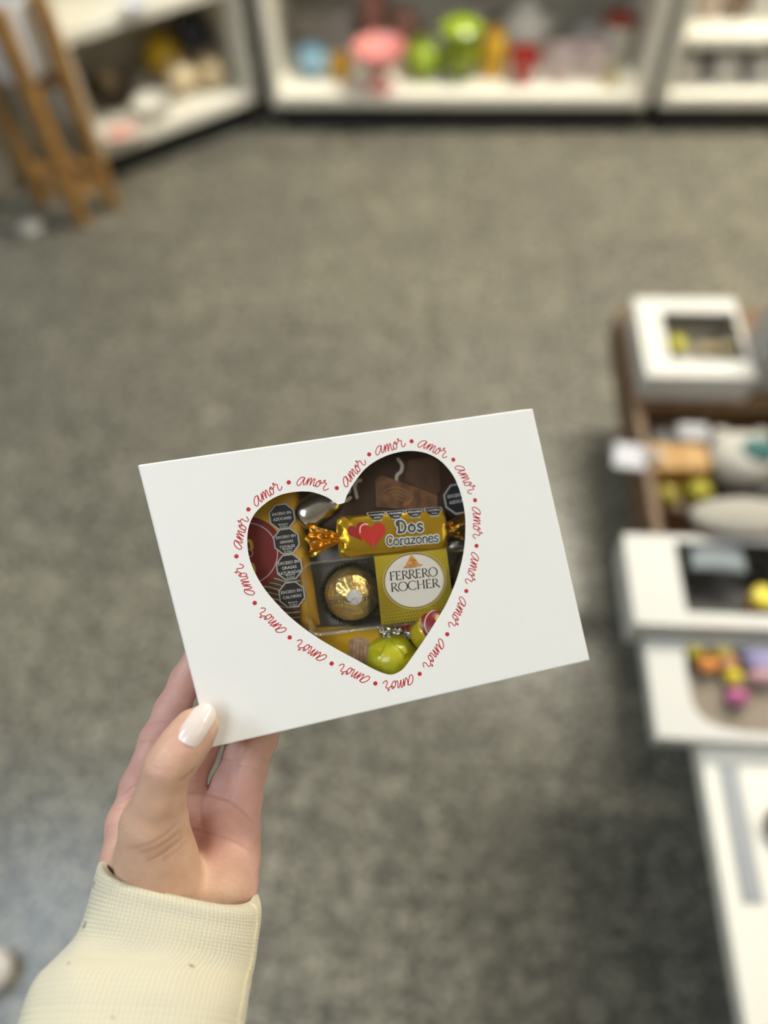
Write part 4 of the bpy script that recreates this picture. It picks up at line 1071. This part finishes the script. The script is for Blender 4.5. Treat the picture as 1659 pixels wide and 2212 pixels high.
# pinker finger pads and palm mounts
for (x, y, r_, am) in ((495, 1790, 55, .25), (345, 1590, 60, .25), (395, 1608, 34, .5), (350, 1665, 30, .3), (430, 1745, 40, .3)):
    tint = tint + am * np.exp(-((px_[:, 0] - x) ** 2 + (px_[:, 1] - y) ** 2) / r_ ** 2)
for (x, y, r_, am) in ((560, 1640, 45, -.45), (580, 1600, 40, -.4), (245, 1830, 40, -.4)):
    tint = tint + am * np.exp(-((px_[:, 0] - x) ** 2 + (px_[:, 1] - y) ** 2) / r_ ** 2)
tint = np.clip(tint, 0, 1)
WR = hp_(385, 1960, -16)                                     # the wrist, base of the arm
HANDM = CAMW @ Matrix.Translation(Vector(WR))
def skin():
    m = bpy.data.materials.new('skin'); m.use_nodes = True; nt = m.node_tree; N = nt.nodes; L = nt.links; b = N['Principled BSDF']
    at_ = N.new('ShaderNodeAttribute'); at_.attribute_name = 'tint'; ac = N.new('ShaderNodeAttribute'); ac.attribute_name = 'crease'
    tc = N.new('ShaderNodeTexCoord')
    mx = N.new('ShaderNodeMix'); mx.data_type = 'RGBA'; mx.inputs['A'].default_value = (.62, .41, .285, 1); mx.inputs['B'].default_value = (.64, .375, .315, 1)
    L.new(at_.outputs['Fac'], mx.inputs['Factor'])
    nz = N.new('ShaderNodeTexNoise'); nz.inputs['Scale'].default_value = 130; nz.inputs['Detail'].default_value = 4; L.new(tc.outputs['Object'], nz.inputs['Vector'])
    m2 = N.new('ShaderNodeMix'); m2.data_type = 'RGBA'; m2.blend_type = 'MULTIPLY'; m2.inputs['Factor'].default_value = .55
    rp = N.new('ShaderNodeValToRGB'); rp.color_ramp.elements[0].position = .3; rp.color_ramp.elements[0].color = (.86, .76, .74, 1); rp.color_ramp.elements[1].position = .7; rp.color_ramp.elements[1].color = (1.04, 1.02, 1.0, 1)
    L.new(nz.outputs['Fac'], rp.inputs[0]); L.new(mx.outputs['Result'], m2.inputs['A']); L.new(rp.outputs[0], m2.inputs['B'])
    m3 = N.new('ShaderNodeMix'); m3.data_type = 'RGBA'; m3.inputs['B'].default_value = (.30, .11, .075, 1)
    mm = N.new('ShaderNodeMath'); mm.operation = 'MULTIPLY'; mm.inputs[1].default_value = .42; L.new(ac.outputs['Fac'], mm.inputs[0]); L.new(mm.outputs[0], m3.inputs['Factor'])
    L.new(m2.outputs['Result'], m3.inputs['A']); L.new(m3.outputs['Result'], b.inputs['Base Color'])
    b.inputs['Roughness'].default_value = .48; b.inputs['Specular IOR Level'].default_value = .4
    b.inputs['Subsurface Weight'].default_value = .18; b.inputs['Subsurface Radius'].default_value = (1, .35, .2); b.inputs['Subsurface Scale'].default_value = .003
    vo = N.new('ShaderNodeTexVoronoi'); vo.inputs['Scale'].default_value = 1300; L.new(tc.outputs['Object'], vo.inputs['Vector'])
    n3 = N.new('ShaderNodeTexNoise'); n3.inputs['Scale'].default_value = 380; n3.inputs['Detail'].default_value = 3; L.new(tc.outputs['Object'], n3.inputs['Vector'])
    ad = N.new('ShaderNodeMath'); ad.operation = 'MULTIPLY_ADD'; ad.inputs[1].default_value = .35; L.new(vo.outputs['Distance'], ad.inputs[0]); L.new(n3.outputs['Fac'], ad.inputs[2])
    bp = N.new('ShaderNodeBump'); bp.inputs['Strength'].default_value = .35; bp.inputs['Distance'].default_value = .0006
    L.new(ad.outputs[0], bp.inputs['Height']); L.new(bp.outputs['Normal'], b.inputs['Normal'])
    return m
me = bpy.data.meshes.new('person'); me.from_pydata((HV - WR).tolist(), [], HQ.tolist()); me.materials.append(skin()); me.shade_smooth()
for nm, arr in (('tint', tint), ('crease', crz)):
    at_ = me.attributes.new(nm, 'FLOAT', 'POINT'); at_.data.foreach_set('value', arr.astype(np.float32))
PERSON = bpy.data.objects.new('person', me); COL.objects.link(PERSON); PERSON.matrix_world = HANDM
tag(PERSON, 'person reaching in with a cream knit sleeve, left hand gripping the white gift box', 'person')

# thumb nail
def nail():
    mb = MB(); b0, b1 = hp_(399, 1606, 21.9), hp_(455, 1524, 13.6); ax = b1 - b0; Ln = np.linalg.norm(ax); ax /= Ln
    up = BN - ax * (BN @ ax); up /= np.linalg.norm(up)
    up = up * math.cos(.12) + np.cross(ax, up) * math.sin(.12) * -1
    sd = np.cross(ax, up); ns, nt_ = 22, 16; T_, B_ = [], []
    for i in range(ns + 1):
        s = i / ns
        wd = .0068 * (.30 + .70 * math.sqrt(max(0, 1 - (1 - s / .24) ** 2)) if s < .24 else 1) * (1 if s < .62 else math.sqrt(max(0, 1 - ((s - .62) / .385) ** 2.2)) * .96 + .04)
        rad = .0078
        for j in range(nt_ + 1):
            v = 2 * j / nt_ - 1; th = v * wd / rad
            bow = .0022 * math.sin(PI * min(1, s * .95 + .05))
            sb = s * Ln
            p = b0 + ax * sb + sd * rad * math.sin(th) + up * (rad * math.cos(th) - rad + bow)
            T_.append(p - WR); B_.append(p - up * .0006 - WR)
    f = [(i * (nt_ + 1) + j, i * (nt_ + 1) + j + 1, (i + 1) * (nt_ + 1) + j + 1, (i + 1) * (nt_ + 1) + j) for i in range(ns) for j in range(nt_)]
    o = len(T_); mb.add(T_ + B_, f + [tuple(q + o for q in g[::-1]) for g in f])
    rim_ = [j for j in range(nt_ + 1)] + [i * (nt_ + 1) + nt_ for i in range(1, ns + 1)] + [ns * (nt_ + 1) + j for j in range(nt_ - 1, -1, -1)] + [i * (nt_ + 1) for i in range(ns - 1, 0, -1)]
    mb.f += [(rim_[k], rim_[(k + 1) % len(rim_)], rim_[(k + 1) % len(rim_)] + o, rim_[k] + o) for k in range(len(rim_))]
    n_ = obj('thumbnail', mb, mat('milky pink nail varnish', (.76, .66, .62), .12, coat=.8, spec=.5), PERSON)
    n_['label'] = 'long almond thumbnail in milky pink varnish'
nail()

# sleeve
def sleeve_mat():
    m = bpy.data.materials.new('cream knit'); m.use_nodes = True; nt = m.node_tree; N = nt.nodes; L = nt.links; b = N['Principled BSDF']
    uv = N.new('ShaderNodeUVMap'); sp = N.new('ShaderNodeSeparateXYZ'); L.new(uv.outputs[0], sp.inputs[0])
    def M_(op, a, bb=None):
        x = N.new('ShaderNodeMath'); x.operation = op
        for i, q in enumerate((a, bb)):
            if q is None: continue
            if isinstance(q, (int, float)): x.inputs[i].default_value = q
            else: L.new(q, x.inputs[i])
        return x.outputs[0]
    rib = M_('SINE', M_('MULTIPLY', sp.outputs[0], 2 * PI * 136))
    row = M_('SINE', M_('MULTIPLY', sp.outputs[1], 2 * PI * 480))
    row2 = M_('SINE', M_('MULTIPLY', sp.outputs[1], 2 * PI * 400))
    low = M_('GREATER_THAN', sp.outputs[1], .060)
    hgt = M_('ADD', M_('MULTIPLY', rib, .5), M_('MULTIPLY', M_('ADD', M_('MULTIPLY', row, M_('SUBTRACT', 1.0, low)), M_('MULTIPLY', M_('MULTIPLY', row2, 1.3), low)), .32))
    tc = N.new('ShaderNodeTexCoord'); nz = N.new('ShaderNodeTexNoise'); nz.inputs['Scale'].default_value = 900; L.new(tc.outputs['Object'], nz.inputs['Vector'])
    hgt = M_('ADD', hgt, M_('MULTIPLY', nz.outputs['Fac'], 1.1))
    bp = N.new('ShaderNodeBump'); bp.inputs['Strength'].default_value = .5; bp.inputs['Distance'].default_value = .0006
    L.new(hgt, bp.inputs['Height']); L.new(bp.outputs['Normal'], b.inputs['Normal'])
    vo = N.new('ShaderNodeTexVoronoi'); vo.inputs['Scale'].default_value = 75; L.new(tc.outputs['Object'], vo.inputs['Vector'])
    sc = N.new('ShaderNodeSeparateColor'); L.new(vo.outputs['Color'], sc.inputs[0])
    n4 = N.new('ShaderNodeTexNoise'); n4.inputs['Scale'].default_value = 700; L.new(tc.outputs['Object'], n4.inputs['Vector'])
    fleck = M_('MULTIPLY', M_('LESS_THAN', M_('ADD', vo.outputs['Distance'], M_('MULTIPLY', n4.outputs['Fac'], .16)), .225), M_('LESS_THAN', sc.outputs[0], .45))
    mx = N.new('ShaderNodeMix'); mx.data_type = 'RGBA'; mx.inputs['A'].default_value = (.69, .65, .52, 1); mx.inputs['B'].default_value = (.59, .545, .405, 1)
    L.new(M_('MULTIPLY_ADD', rib, .5), mx.inputs['Factor'])
    m2 = N.new('ShaderNodeMix'); m2.data_type = 'RGBA'; m2.inputs['B'].default_value = (.16, .14, .11, 1)
    L.new(M_('MULTIPLY', fleck, .75), m2.inputs['Factor']); L.new(mx.outputs['Result'], m2.inputs['A']); L.new(m2.outputs['Result'], b.inputs['Base Color'])
    b.inputs['Roughness'].default_value = .9; b.inputs['Specular IOR Level'].default_value = .15; b.inputs['Sheen Weight'].default_value = .25
    return m
#          left x,y       right x,y      z    half depth mm
SLV = [((223, 1856), (556, 1934), -13, 25), ((214, 1864), (562, 1945), -13, 28), ((206, 1890), (564, 1968), -12, 30), ((196, 1930), (561, 2000), -10, 30), ((184, 1975), (556, 2035), -7, 30.5),
       ((163, 2025), (550, 2080), -3, 31), ((118, 2078), (543, 2120), 2, 33), ((80, 2122), (537, 2155), 7, 35), ((58, 2165), (532, 2190), 12, 36), ((42, 2215), (525, 2235), 17, 37),
       ((20, 2300), (512, 2320), 26, 39), ((-10, 2420), (495, 2440), 38, 41), ((-40, 2560), (470, 2590), 52, 43), ((-90, 2790), (430, 2830), 72, 45), ((-160, 3100), (375, 3150), 96, 48), ((-240, 3480), (305, 3540), 122, 50)]
def sleeve():
    nr = 96; vs, uvs = [], []
    def ring_at(k, shrink):
        (lx, ly), (rx, ry), z, hd = SLV[k]
        a, b = hp_(lx, ly, z), hp_(rx, ry, z); c_ = (a + b) / 2; u = (b - a) / 2
        k2 = min(k + 1, len(SLV) - 1); k1 = max(k - 1, 0)
        cc = lambda q: (hp_(*SLV[q][0], SLV[q][2]) + hp_(*SLV[q][1], SLV[q][2])) / 2
        ax = cc(k2) - cc(k1); ax /= np.linalg.norm(ax); dn = np.cross(u / np.linalg.norm(u), ax); dn *= np.sign(dn @ BN)
        out = []
        for i in range(nr):
            th = 2 * PI * i / nr; ct, st = math.cos(th), math.sin(th)
            e = 2.6; r_ = (abs(ct) ** e + abs(st) ** e) ** (-1 / e)
            p = c_ + (u - u / np.linalg.norm(u) * shrink * .001) * ct * r_ + dn * (hd - shrink) * .001 * st * r_
            if k > 3:
                p = p + dn * .0022 * noise.noise(Vector((p[0] * 38, p[1] * 60 + p[0] * 30, 1.0))) * min(1, (k - 3) / 3) * (1 if abs(ct) < .93 else .2)
            out.append(p - WR)
        return out
    # subdivide along the length
    rings = [ring_at(3, 3.2), ring_at(1, 3.0), ring_at(0, 2.6), ring_at(0, 1.0)] + [ring_at(k, 0) for k in range(1, len(SLV))]
    vlen = [-.02, -.012, -.004, -.002]; acc = 0
    for k in range(1, len(SLV)):
        if k > 1: acc += np.linalg.norm(np.mean(rings[k + 3], 0) - np.mean(rings[k + 2], 0))
        vlen.append(acc)
    R = np.array(rings); out = []; vo = []
    for k in range(len(R) - 1):
        nsub = 1 if k < 3 else 4
        for q in range(nsub):
            t_ = q / nsub; a, b, c_, d_ = R[max(k - 1, 3 if k >= 3 else 0)], R[k], R[k + 1], R[min(k + 2, len(R) - 1)]
            if k < 3: out.append(b)
            else: out.append(.5 * ((2 * b) + (c_ - a) * t_ + (2 * a - 5 * b + 4 * c_ - d_) * t_ ** 2 + (3 * b - a - 3 * c_ + d_) * t_ ** 3))
            vo.append(vlen[k] + (vlen[k + 1] - vlen[k]) * t_)
    out.append(R[-1]); vo.append(vlen[-1])
    mb = MB().loft([[tuple(p) for p in r] for r in out], cap=False)
    mb.f.append(tuple(range((len(out) - 1) * nr, len(out) * nr)))
    o = obj('sleeve', mb, sleeve_mat(), PERSON)
    o['label'] = 'cream knit sleeve with a ribbed cuff and dark flecks'
    me = o.data; uvl = me.uv_layers.new(name='UVMap')
    for pl_ in me.polygons:
        js = [v % nr for v in pl_.vertices]
        for li, v in zip(pl_.loop_indices, pl_.vertices):
            i = v % nr
            if i == 0 and max(js) == nr - 1: i = nr
            uvl.data[li].uv = (i / nr, vo[v // nr])
    # seam along the right side of the sleeve
    n_s = [r[nr - 0 - 87] if False else r[8] for r in out[4:]]
    sm = MB().tube([Vector(p) for p in n_s], .0011, 8)
    s_ = obj('seam', sm, mat('cream seam thread', (.74, .67, .48), .9, bump=.8, bscale=900), o)
sleeve()

# ------------------------------------------------------------------ display at the right
def white_box(label, x0, x1, y0, y1, z0, z1, win, M=None, inner=None, group='window gift boxes on display'):
    """another window gift box, lying flat; win = outline in mm from the box centre"""
    cx_, cy_ = (x0 + x1) / 2, (y0 + y1) / 2; hx, hy_ = (x1 - x0) * 500, (y1 - y0) * 500
    t = thing('gift_box', label, 'gift box', place(cx_, cy_, z1), group)
    q = [(-hx, hy_), (-hx, -hy_), (hx, -hy_), (hx, hy_)]; D = (z1 - z0) * 1000
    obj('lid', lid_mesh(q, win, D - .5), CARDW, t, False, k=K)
    tr = obj('tray', tray_mesh(q, D), inner or CARDW, t, False, k=K)
    w_ = np.array(win); c_ = w_.mean(0)
    obj('window_film', MB().poly([c_ + (p - c_) * 1.08 for p in w_], -.8), clear('clear window film', 0.005), t, k=K)
    return t
def rr2(x0, x1, y0, y1, r, n=6):
    return [(p[0] + (x0 + x1) / 2, p[1] + (y0 + y1) / 2) for p in rrect((x1 - x0) / 2, (y1 - y0) / 2, r, 0, n)]
# white display table
TH = .42
t = thing('display_table', 'low white display table running along the right edge', 'table', place(.78, .02, 0))
obj('table_top', MB().box(-.395, .395, -.6, .545, TH - .035, TH), WHITE, t, False, bevel=.004)
obj('base', MB().box(-.26, .37, -.57, .52, 0, TH - .035), BLACK, t, False)  # solid black block added so the table throws a deeper floor shadow
# grey strip on the table
a, b = at(1572, 1650, TH), at(1628, 1950, TH)
t = thing('label_strip', 'narrow grey label holder strip lying on the white table near the right edge', 'label holder', place((a.x + b.x) / 2, (a.y + b.y) / 2, TH))
obj('strip', MB().box(-.012, .012, -(a.y - b.y) / 2, (a.y - b.y) / 2, 0, .003), mat('grey plastic strip', (.32, .34, .37), .35), t, False)
obj('lip', MB().box(-.012, -.010, -(a.y - b.y) / 2, (a.y - b.y) / 2, .003, .006), mat('grey plastic strip', (.32, .34, .37), .35), t, False)
p = at(1672, 1785, TH)
lathe_thing('pot', 'small dark brown pot on the white table at the right edge', 'pot', (p.x + .006, p.y, TH), ball_prof(.022, .03, .5), mat('brown glaze dark', (.10, .05, .025), .4))
# middle box with a round window
MT = .452
a, b = at(1388, 1378, MT), at(1422, 1594, MT)
mx0 = (a.x + b.x) / 2; my1, my0 = a.y, b.y
TAUPE = mat('taupe tray card', (.27, .22, .17), .6)
W2 = .26; mcx = mx0 + W2 / 2; mcy = (my0 + my1) / 2
half = [(1478, 1394), (1482, 1440), (1490, 1490), (1500, 1528), (1522, 1554), (1560, 1571), (1606, 1580)]
half = [((at(x, y, MT).x - mcx) * 1000, (at(x, y, MT).y - mcy) * 1000) for x, y in half]
wxc = (at(1660, 1480, MT).x - mcx) * 1000
win = [tuple(p) for p in half] + [(wxc, half[-1][1] - .6)] + [(2 * wxc - p[0], p[1]) for p in half[::-1]]
white_box('white gift box with a rounded window of yellow and lilac sweets', mx0, mx0 + W2, my0, my1, TH + .0004, MT, win, inner=TAUPE)
def pt(px, py, z): p = at(px, py, z); return (p.x, p.y, z)
def sweet(label, px, py, z, rx, ry, rz, m, seed, group=None, twist=False):
    p = at(px, py, z); t = thing('sweet', label, 'sweets', place(p.x, p.y, z), group)
    obj('wrapper', MB().sphere((0, 0, 0), rx, ry, rz, nu=30, nv=18, disp=crumple(seed)), m, t)
    return t
YS = mat('bright yellow wrapper', (.78, .64, .03), .35); OS = mat('orange wrapper', (.75, .28, .05), .35)
LS = mat('lilac wrapper', (.52, .48, .80), .4); MS = mat('magenta wrapper', (.45, .10, .26), .4); PS = mat('blush wrapper', (.55, .32, .36), .4)
SG = 'sweets in the rounded window box'
sweet('bright yellow sweet at the upper left of the rounded window', 1500, 1402, .439, .015, .014, .011, YS, 1, SG)
sweet('yellow sweet at the top of the rounded window, next to the lilac packet', 1560, 1404, .439, .014, .012, .011, YS, 2, SG)
sweet('orange sweet in the rounded window, below the upper left yellow one', 1530, 1436, .439, .015, .013, .011, OS, 3, SG)
sweet('pinkish orange sweet in the rounded window, left of the lilac packet', 1574, 1430, .440, .013, .012, .010, mat('peach wrapper', (.60, .30, .17), .4), 4, SG)
sweet('yellow sweet in the rounded window, just above the magenta sweet', 1584, 1462, .439, .013, .011, .011, YS, 5, SG)
sweet('large lilac packet at the right edge of the rounded window', 1650, 1418, .438, .030, .020, .012, LS, 6, SG)
sweet('blush pink packet below the lilac packet in the rounded window', 1650, 1462, .438, .024, .011, .011, PS, 7, SG)
sweet('magenta sweet low in the rounded window', 1592, 1506, .438, .017, .013, .012, MS, 8, SG)
# far box with a black lined window
FT = .485
a, b = at(1338, 1152, FT), at(1380, 1348, FT)
fx0 = (a.x + b.x) / 2; fy1, fy0 = a.y, max(b.y, my1 + .002)
W3 = .27; fcx = fx0 + W3 / 2; fcy = (fy0 + fy1) / 2
u0 = at(1462, 1200, FT); u1 = at(1480, 1322, FT); u2 = at(1450, 1170, FT)
x_l = (u0.x - fcx) * 1000
win = rr2(x_l, x_l + 150, (u1.y - fcy) * 1000, (u2.y - fcy) * 1000, 4)
white_box('white gift box with a black lined rectangular window, farthest on the white table', fx0, fx0 + W3, fy0, fy1, TH + .0004, FT, win, inner=mat('black tray card', (.008, .008, .009), .5))
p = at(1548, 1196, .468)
t = thing('glare_patch', 'blue grey pillow shape standing in for glare on the black lined window', 'sweets', place(p.x, p.y, .468, -.05))
obj('wrapper', pillow(MB(), 80, 60, 15, 4, .6), mat('blue grey window glare', (.26, .30, .32), .7), t, k=K)  # glare on the window film, modelled as a blue grey pillow under it
p = at(1652, 1290, .46)
t = thing('sweet_jar', 'little yellow topped sweet jar at the right edge, in the black lined window box', 'sweets', place(p.x, p.y, .4225))
obj('body', MB().lathe([(.015, 0), (.0185, .003), (.0185, .024), (.015, .027)]), mat('amber sweets', (.50, .30, .06), .4, var=.6, vscale=160, col2=(.5, .08, .03)), t)
obj('cap', MB().lathe([(.018, .027), (.0185, .029), (.0185, .041), (.016, .043), (.001, .043)]), YS, t)
p = at(1580, 1140, FT)
t = thing('pouch', 'soft grey pouch lying along the back edge of the black lined window box', 'pouch', place(p.x + .02, p.y + .012, FT + .014))
obj('body', MB().sphere((0, 0, 0), .085, .034, .0155, nu=40, nv=20, disp=lambda d: .06 * noise.noise(d * 2.5)), mat('warm grey fabric', (.36, .34, .30), .8), t)
# crate with a window box on its back half
CT = .335
x0 = .40; x1 = .86; y0 = .60; y1 = 1.32
t = thing('crate', 'brown wooden crate holding packets and plush toys behind the white table', 'crate', place((x0 + x1) / 2, (y0 + y1) / 2, 0))
hx, hy_ = (x1 - x0) / 2, (y1 - y0) / 2
for nm, bb in (('side_board', (-hx, -hx + .016, -hy_, hy_, .23, CT)), ('side_board', (hx - .016, hx, -hy_, hy_, .17, CT)), ('end_board', (-hx + .016, hx - .016, -hy_, -hy_ + .016, .17, CT)),
               ('end_board', (-hx + .016, hx - .016, hy_ - .016, hy_, .17, CT)), ('divider', (-hx + .016, hx - .016, .07, .086, .19, CT)), ('base_board', (-hx + .016, hx - .016, -hy_ + .016, hy_ - .016, .18, .19)),
               ('cover_board', (-hx + .016, hx - .016, .086, hy_ - .016, CT - .012, CT))):
    obj(nm, MB().box(*bb), DWOOD, t, False)
obj('shade_plinth', MB().box(-hx + .11, hx - .03, -hy_ + .05, hy_ - .05, 0, .18), BLACK, t, False)  # black block added below the boards to darken the shaded underside
BT = .40
a, b, c_ = at(1372, 642, BT), at(1404, 812, BT), at(1612, 648, BT)
bx0 = .412; bx1 = bx0 + .205; by1 = a.y; by0 = b.y
wl, wr, wt, wb = at(1432, 700, BT).x, at(1592, 700, BT).x, at(1500, 674, BT).y, at(1500, 776, BT).y
ccx, ccy = (bx0 + bx1) / 2, (by0 + by1) / 2
white_box('white gift box with a rectangular window, on top of the crate', bx0, bx1, by0, by1, CT + .0004, BT, rr2((wl - ccx) * 1000, (wr - ccx) * 1000, (wb - ccy) * 1000, (wt - ccy) * 1000, 5), inner=mat('grey brown tray card', (.26, .23, .18), .6))
sweet('lime green sweet at the left of the rectangular window on the crate', 1462, 745, CT + .022, .021, .022, .016, LIMEF, 11)
sweet('tan sweet in the middle of the rectangular window on the crate', 1525, 756, CT + .020, .023, .016, .014, mat('tan wrapper', (.36, .29, .15), .45), 12, 'tan sweets in the crate top box')
sweet('tan sweet at the right of the rectangular window on the crate', 1570, 752, CT + .020, .020, .016, .014, mat('tan wrapper', (.36, .29, .15), .45), 13, 'tan sweets in the crate top box')
sweet('dark brown sweet at the upper right of the rectangular window on the crate', 1562, 705, CT + .018, .022, .017, .013, mat('dark brown wrapper', (.09, .07, .045), .5), 14)
# packets in the front half of the crate
OB = mat('orange packet card', (.46, .24, .05), .5, var=.4, vscale=30, col2=(.36, .20, .05))
def packet(label, px, py, z, sx, sy, sz, m, rz=0.0):
    p = at(px, py, z + sz); t = thing('packet', label, 'packet', place(p.x, p.y, z, rz))
    obj('body', MB().box(-sx / 2, sx / 2, -sy / 2, sy / 2, 0, sz), m, t, False, bevel=.003)
    return t, sx, sy, sz
for lab, px, py, s3, m, rz in [('orange packet at the left in the front of the crate, beside the white tag', 1434, 985, (.055, .062, .125), OB, .02),
                               ('orange packet right of the first one in the front of the crate', 1499, 985, (.055, .062, .125), OB, .02),
                               ('dark packet at the back of the crate opening, below the window box', 1442, 938, (.06, .055, .11), mat('near black packet', (.03, .025, .022), .5), 0)]:
    tt, sx, sy, sz = packet(lab, px, py, .1906, *s3, m, rz)
    obj('band', MB().box(-sx / 2 + .006, sx / 2 - .006, -sy / 2 - .0006, sy / 2 + .0006, sz * .35, sz * .6), mat('brown packet band', (.16, .09, .03), .5), tt, False)
p = at(1500, 930, .32)
t = thing('tag', 'grey white round swing tag standing at the back of the crate opening', 'tag', place(p.x, p.y + .0, .1906, 0) )
obj('card', MB().box(-.030, .030, -.02, .02, .0, .13), mat('grey card', (.42, .42, .44), .6), t, False, bevel=.006)
obj('hole', MB().lathe([(.004, .1302), (.001, .1303)], 12), BLACK, t)
p = at(1362, 985, CT)
t = thing('price_tag', 'small cool white price card clipped over the left side of the crate', 'price tag', place(p.x, p.y, CT))
pts = [(-.036, -.026), (.020, -.034), (.030, .020), (-.026, .030)]
obj('card', MB().prism(pts, .001, .004), mat('cool white card', (.50, .50, .56), .6), t, False)
obj('clip', MB().box(.018, .058, -.010, .010, -.002, .006), mat('grey clip', (.2, .2, .2), .5), t, False, bevel=.001)
sweet('olive yellow sweet low in the front left of the crate', 1440, 1072, .28, .024, .022, .022, mat('olive yellow wrapper', (.30, .24, .03), .4), 21)
sweet('lime yellow sweet low in the front of the crate, above the grey pouch', 1510, 1062, .28, .024, .022, .022, mat('lime yellow wrapper', (.40, .36, .03), .4), 22)
for lab, px, py in (('brown packet under the olive yellow sweet in the crate', 1445, 1060), ('brown packet under the lime yellow sweet in the crate', 1512, 1058)):
    packet(lab, px, py, .1906, .055, .09, .068, mat('cocoa packet', (.17, .10, .05), .5))
# plush ring: white soft toy with teal middle
p = at(1605, 985, .31)
t = thing('plush_toy', 'round white plush toy with a teal patch at the right in the crate', 'toy', place(p.x, p.y, .30))
obj('body', MB().sphere((0, 0, 0), .062, .058, .045, nu=40, nv=24, disp=lambda d: .05 * noise.noise(d * 6)), mat('white plush', (.52, .50, .45), .95, bump=.6, bscale=250), t)
obj('patch', MB().sphere((.016, -.006, .034), .036, .026, .022, nu=24, nv=14), mat('teal plush', (.06, .16, .16), .9), t)
obj('ear', MB().sphere((-.035, .045, .014), .018, .016, .016, nu=18, nv=12), mat('white plush', (.52, .50, .45), .95), t)
obj('ear', MB().sphere((.04, .045, .014), .018, .016, .016, nu=18, nv=12), mat('white plush', (.52, .50, .45), .95), t)
t = thing('packet', 'dark slate packet under the plush toy in the crate', 'packet', place(p.x, p.y, .1906))
obj('body', MB().box(-.062, .07, -.06, .06, 0, .068), mat('dark slate packet', (.03, .035, .036), .5), t, False, bevel=.004)
# standing paper bag at the right edge
a = at(1590, 770, CT)
t = thing('paper_bag', 'pale grey paper bag with a pink oval print, standing on the crate', 'bag', place(.684, 1.12, CT + .0004, -.05))
obj('bag_body', MB().loft([[(-.058, -.045, 0), (.058, -.045, 0), (.058, .045, 0), (-.058, .045, 0)], [(-.06, -.04, .10), (.06, -.04, .10), (.06, .04, .10), (-.06, .04, .10)], [(-.062, -.012, .22), (.062, -.012, .22), (.062, .012, .22), (-.062, .012, .22)]]), mat('pale grey paper', (.45, .45, .44), .6), t, False)
ov = MB().lathe([(.030, 0), (.001, .0008)], 28); ov.xf(Matrix.Translation((.012, -.0275, .160)) @ Matrix.Rotation(math.radians(90 - 16), 4, 'X'))
obj('oval_print', ov, mat('pink oval print', (.55, .30, .33), .5), t)
obj('handle', MB().tube([(-.03 + .06 * k / 10, 0, .218 + .045 * math.sin(PI * k / 10)) for k in range(11)], .003, 8), mat('white cord', (.6, .58, .55), .8), t)
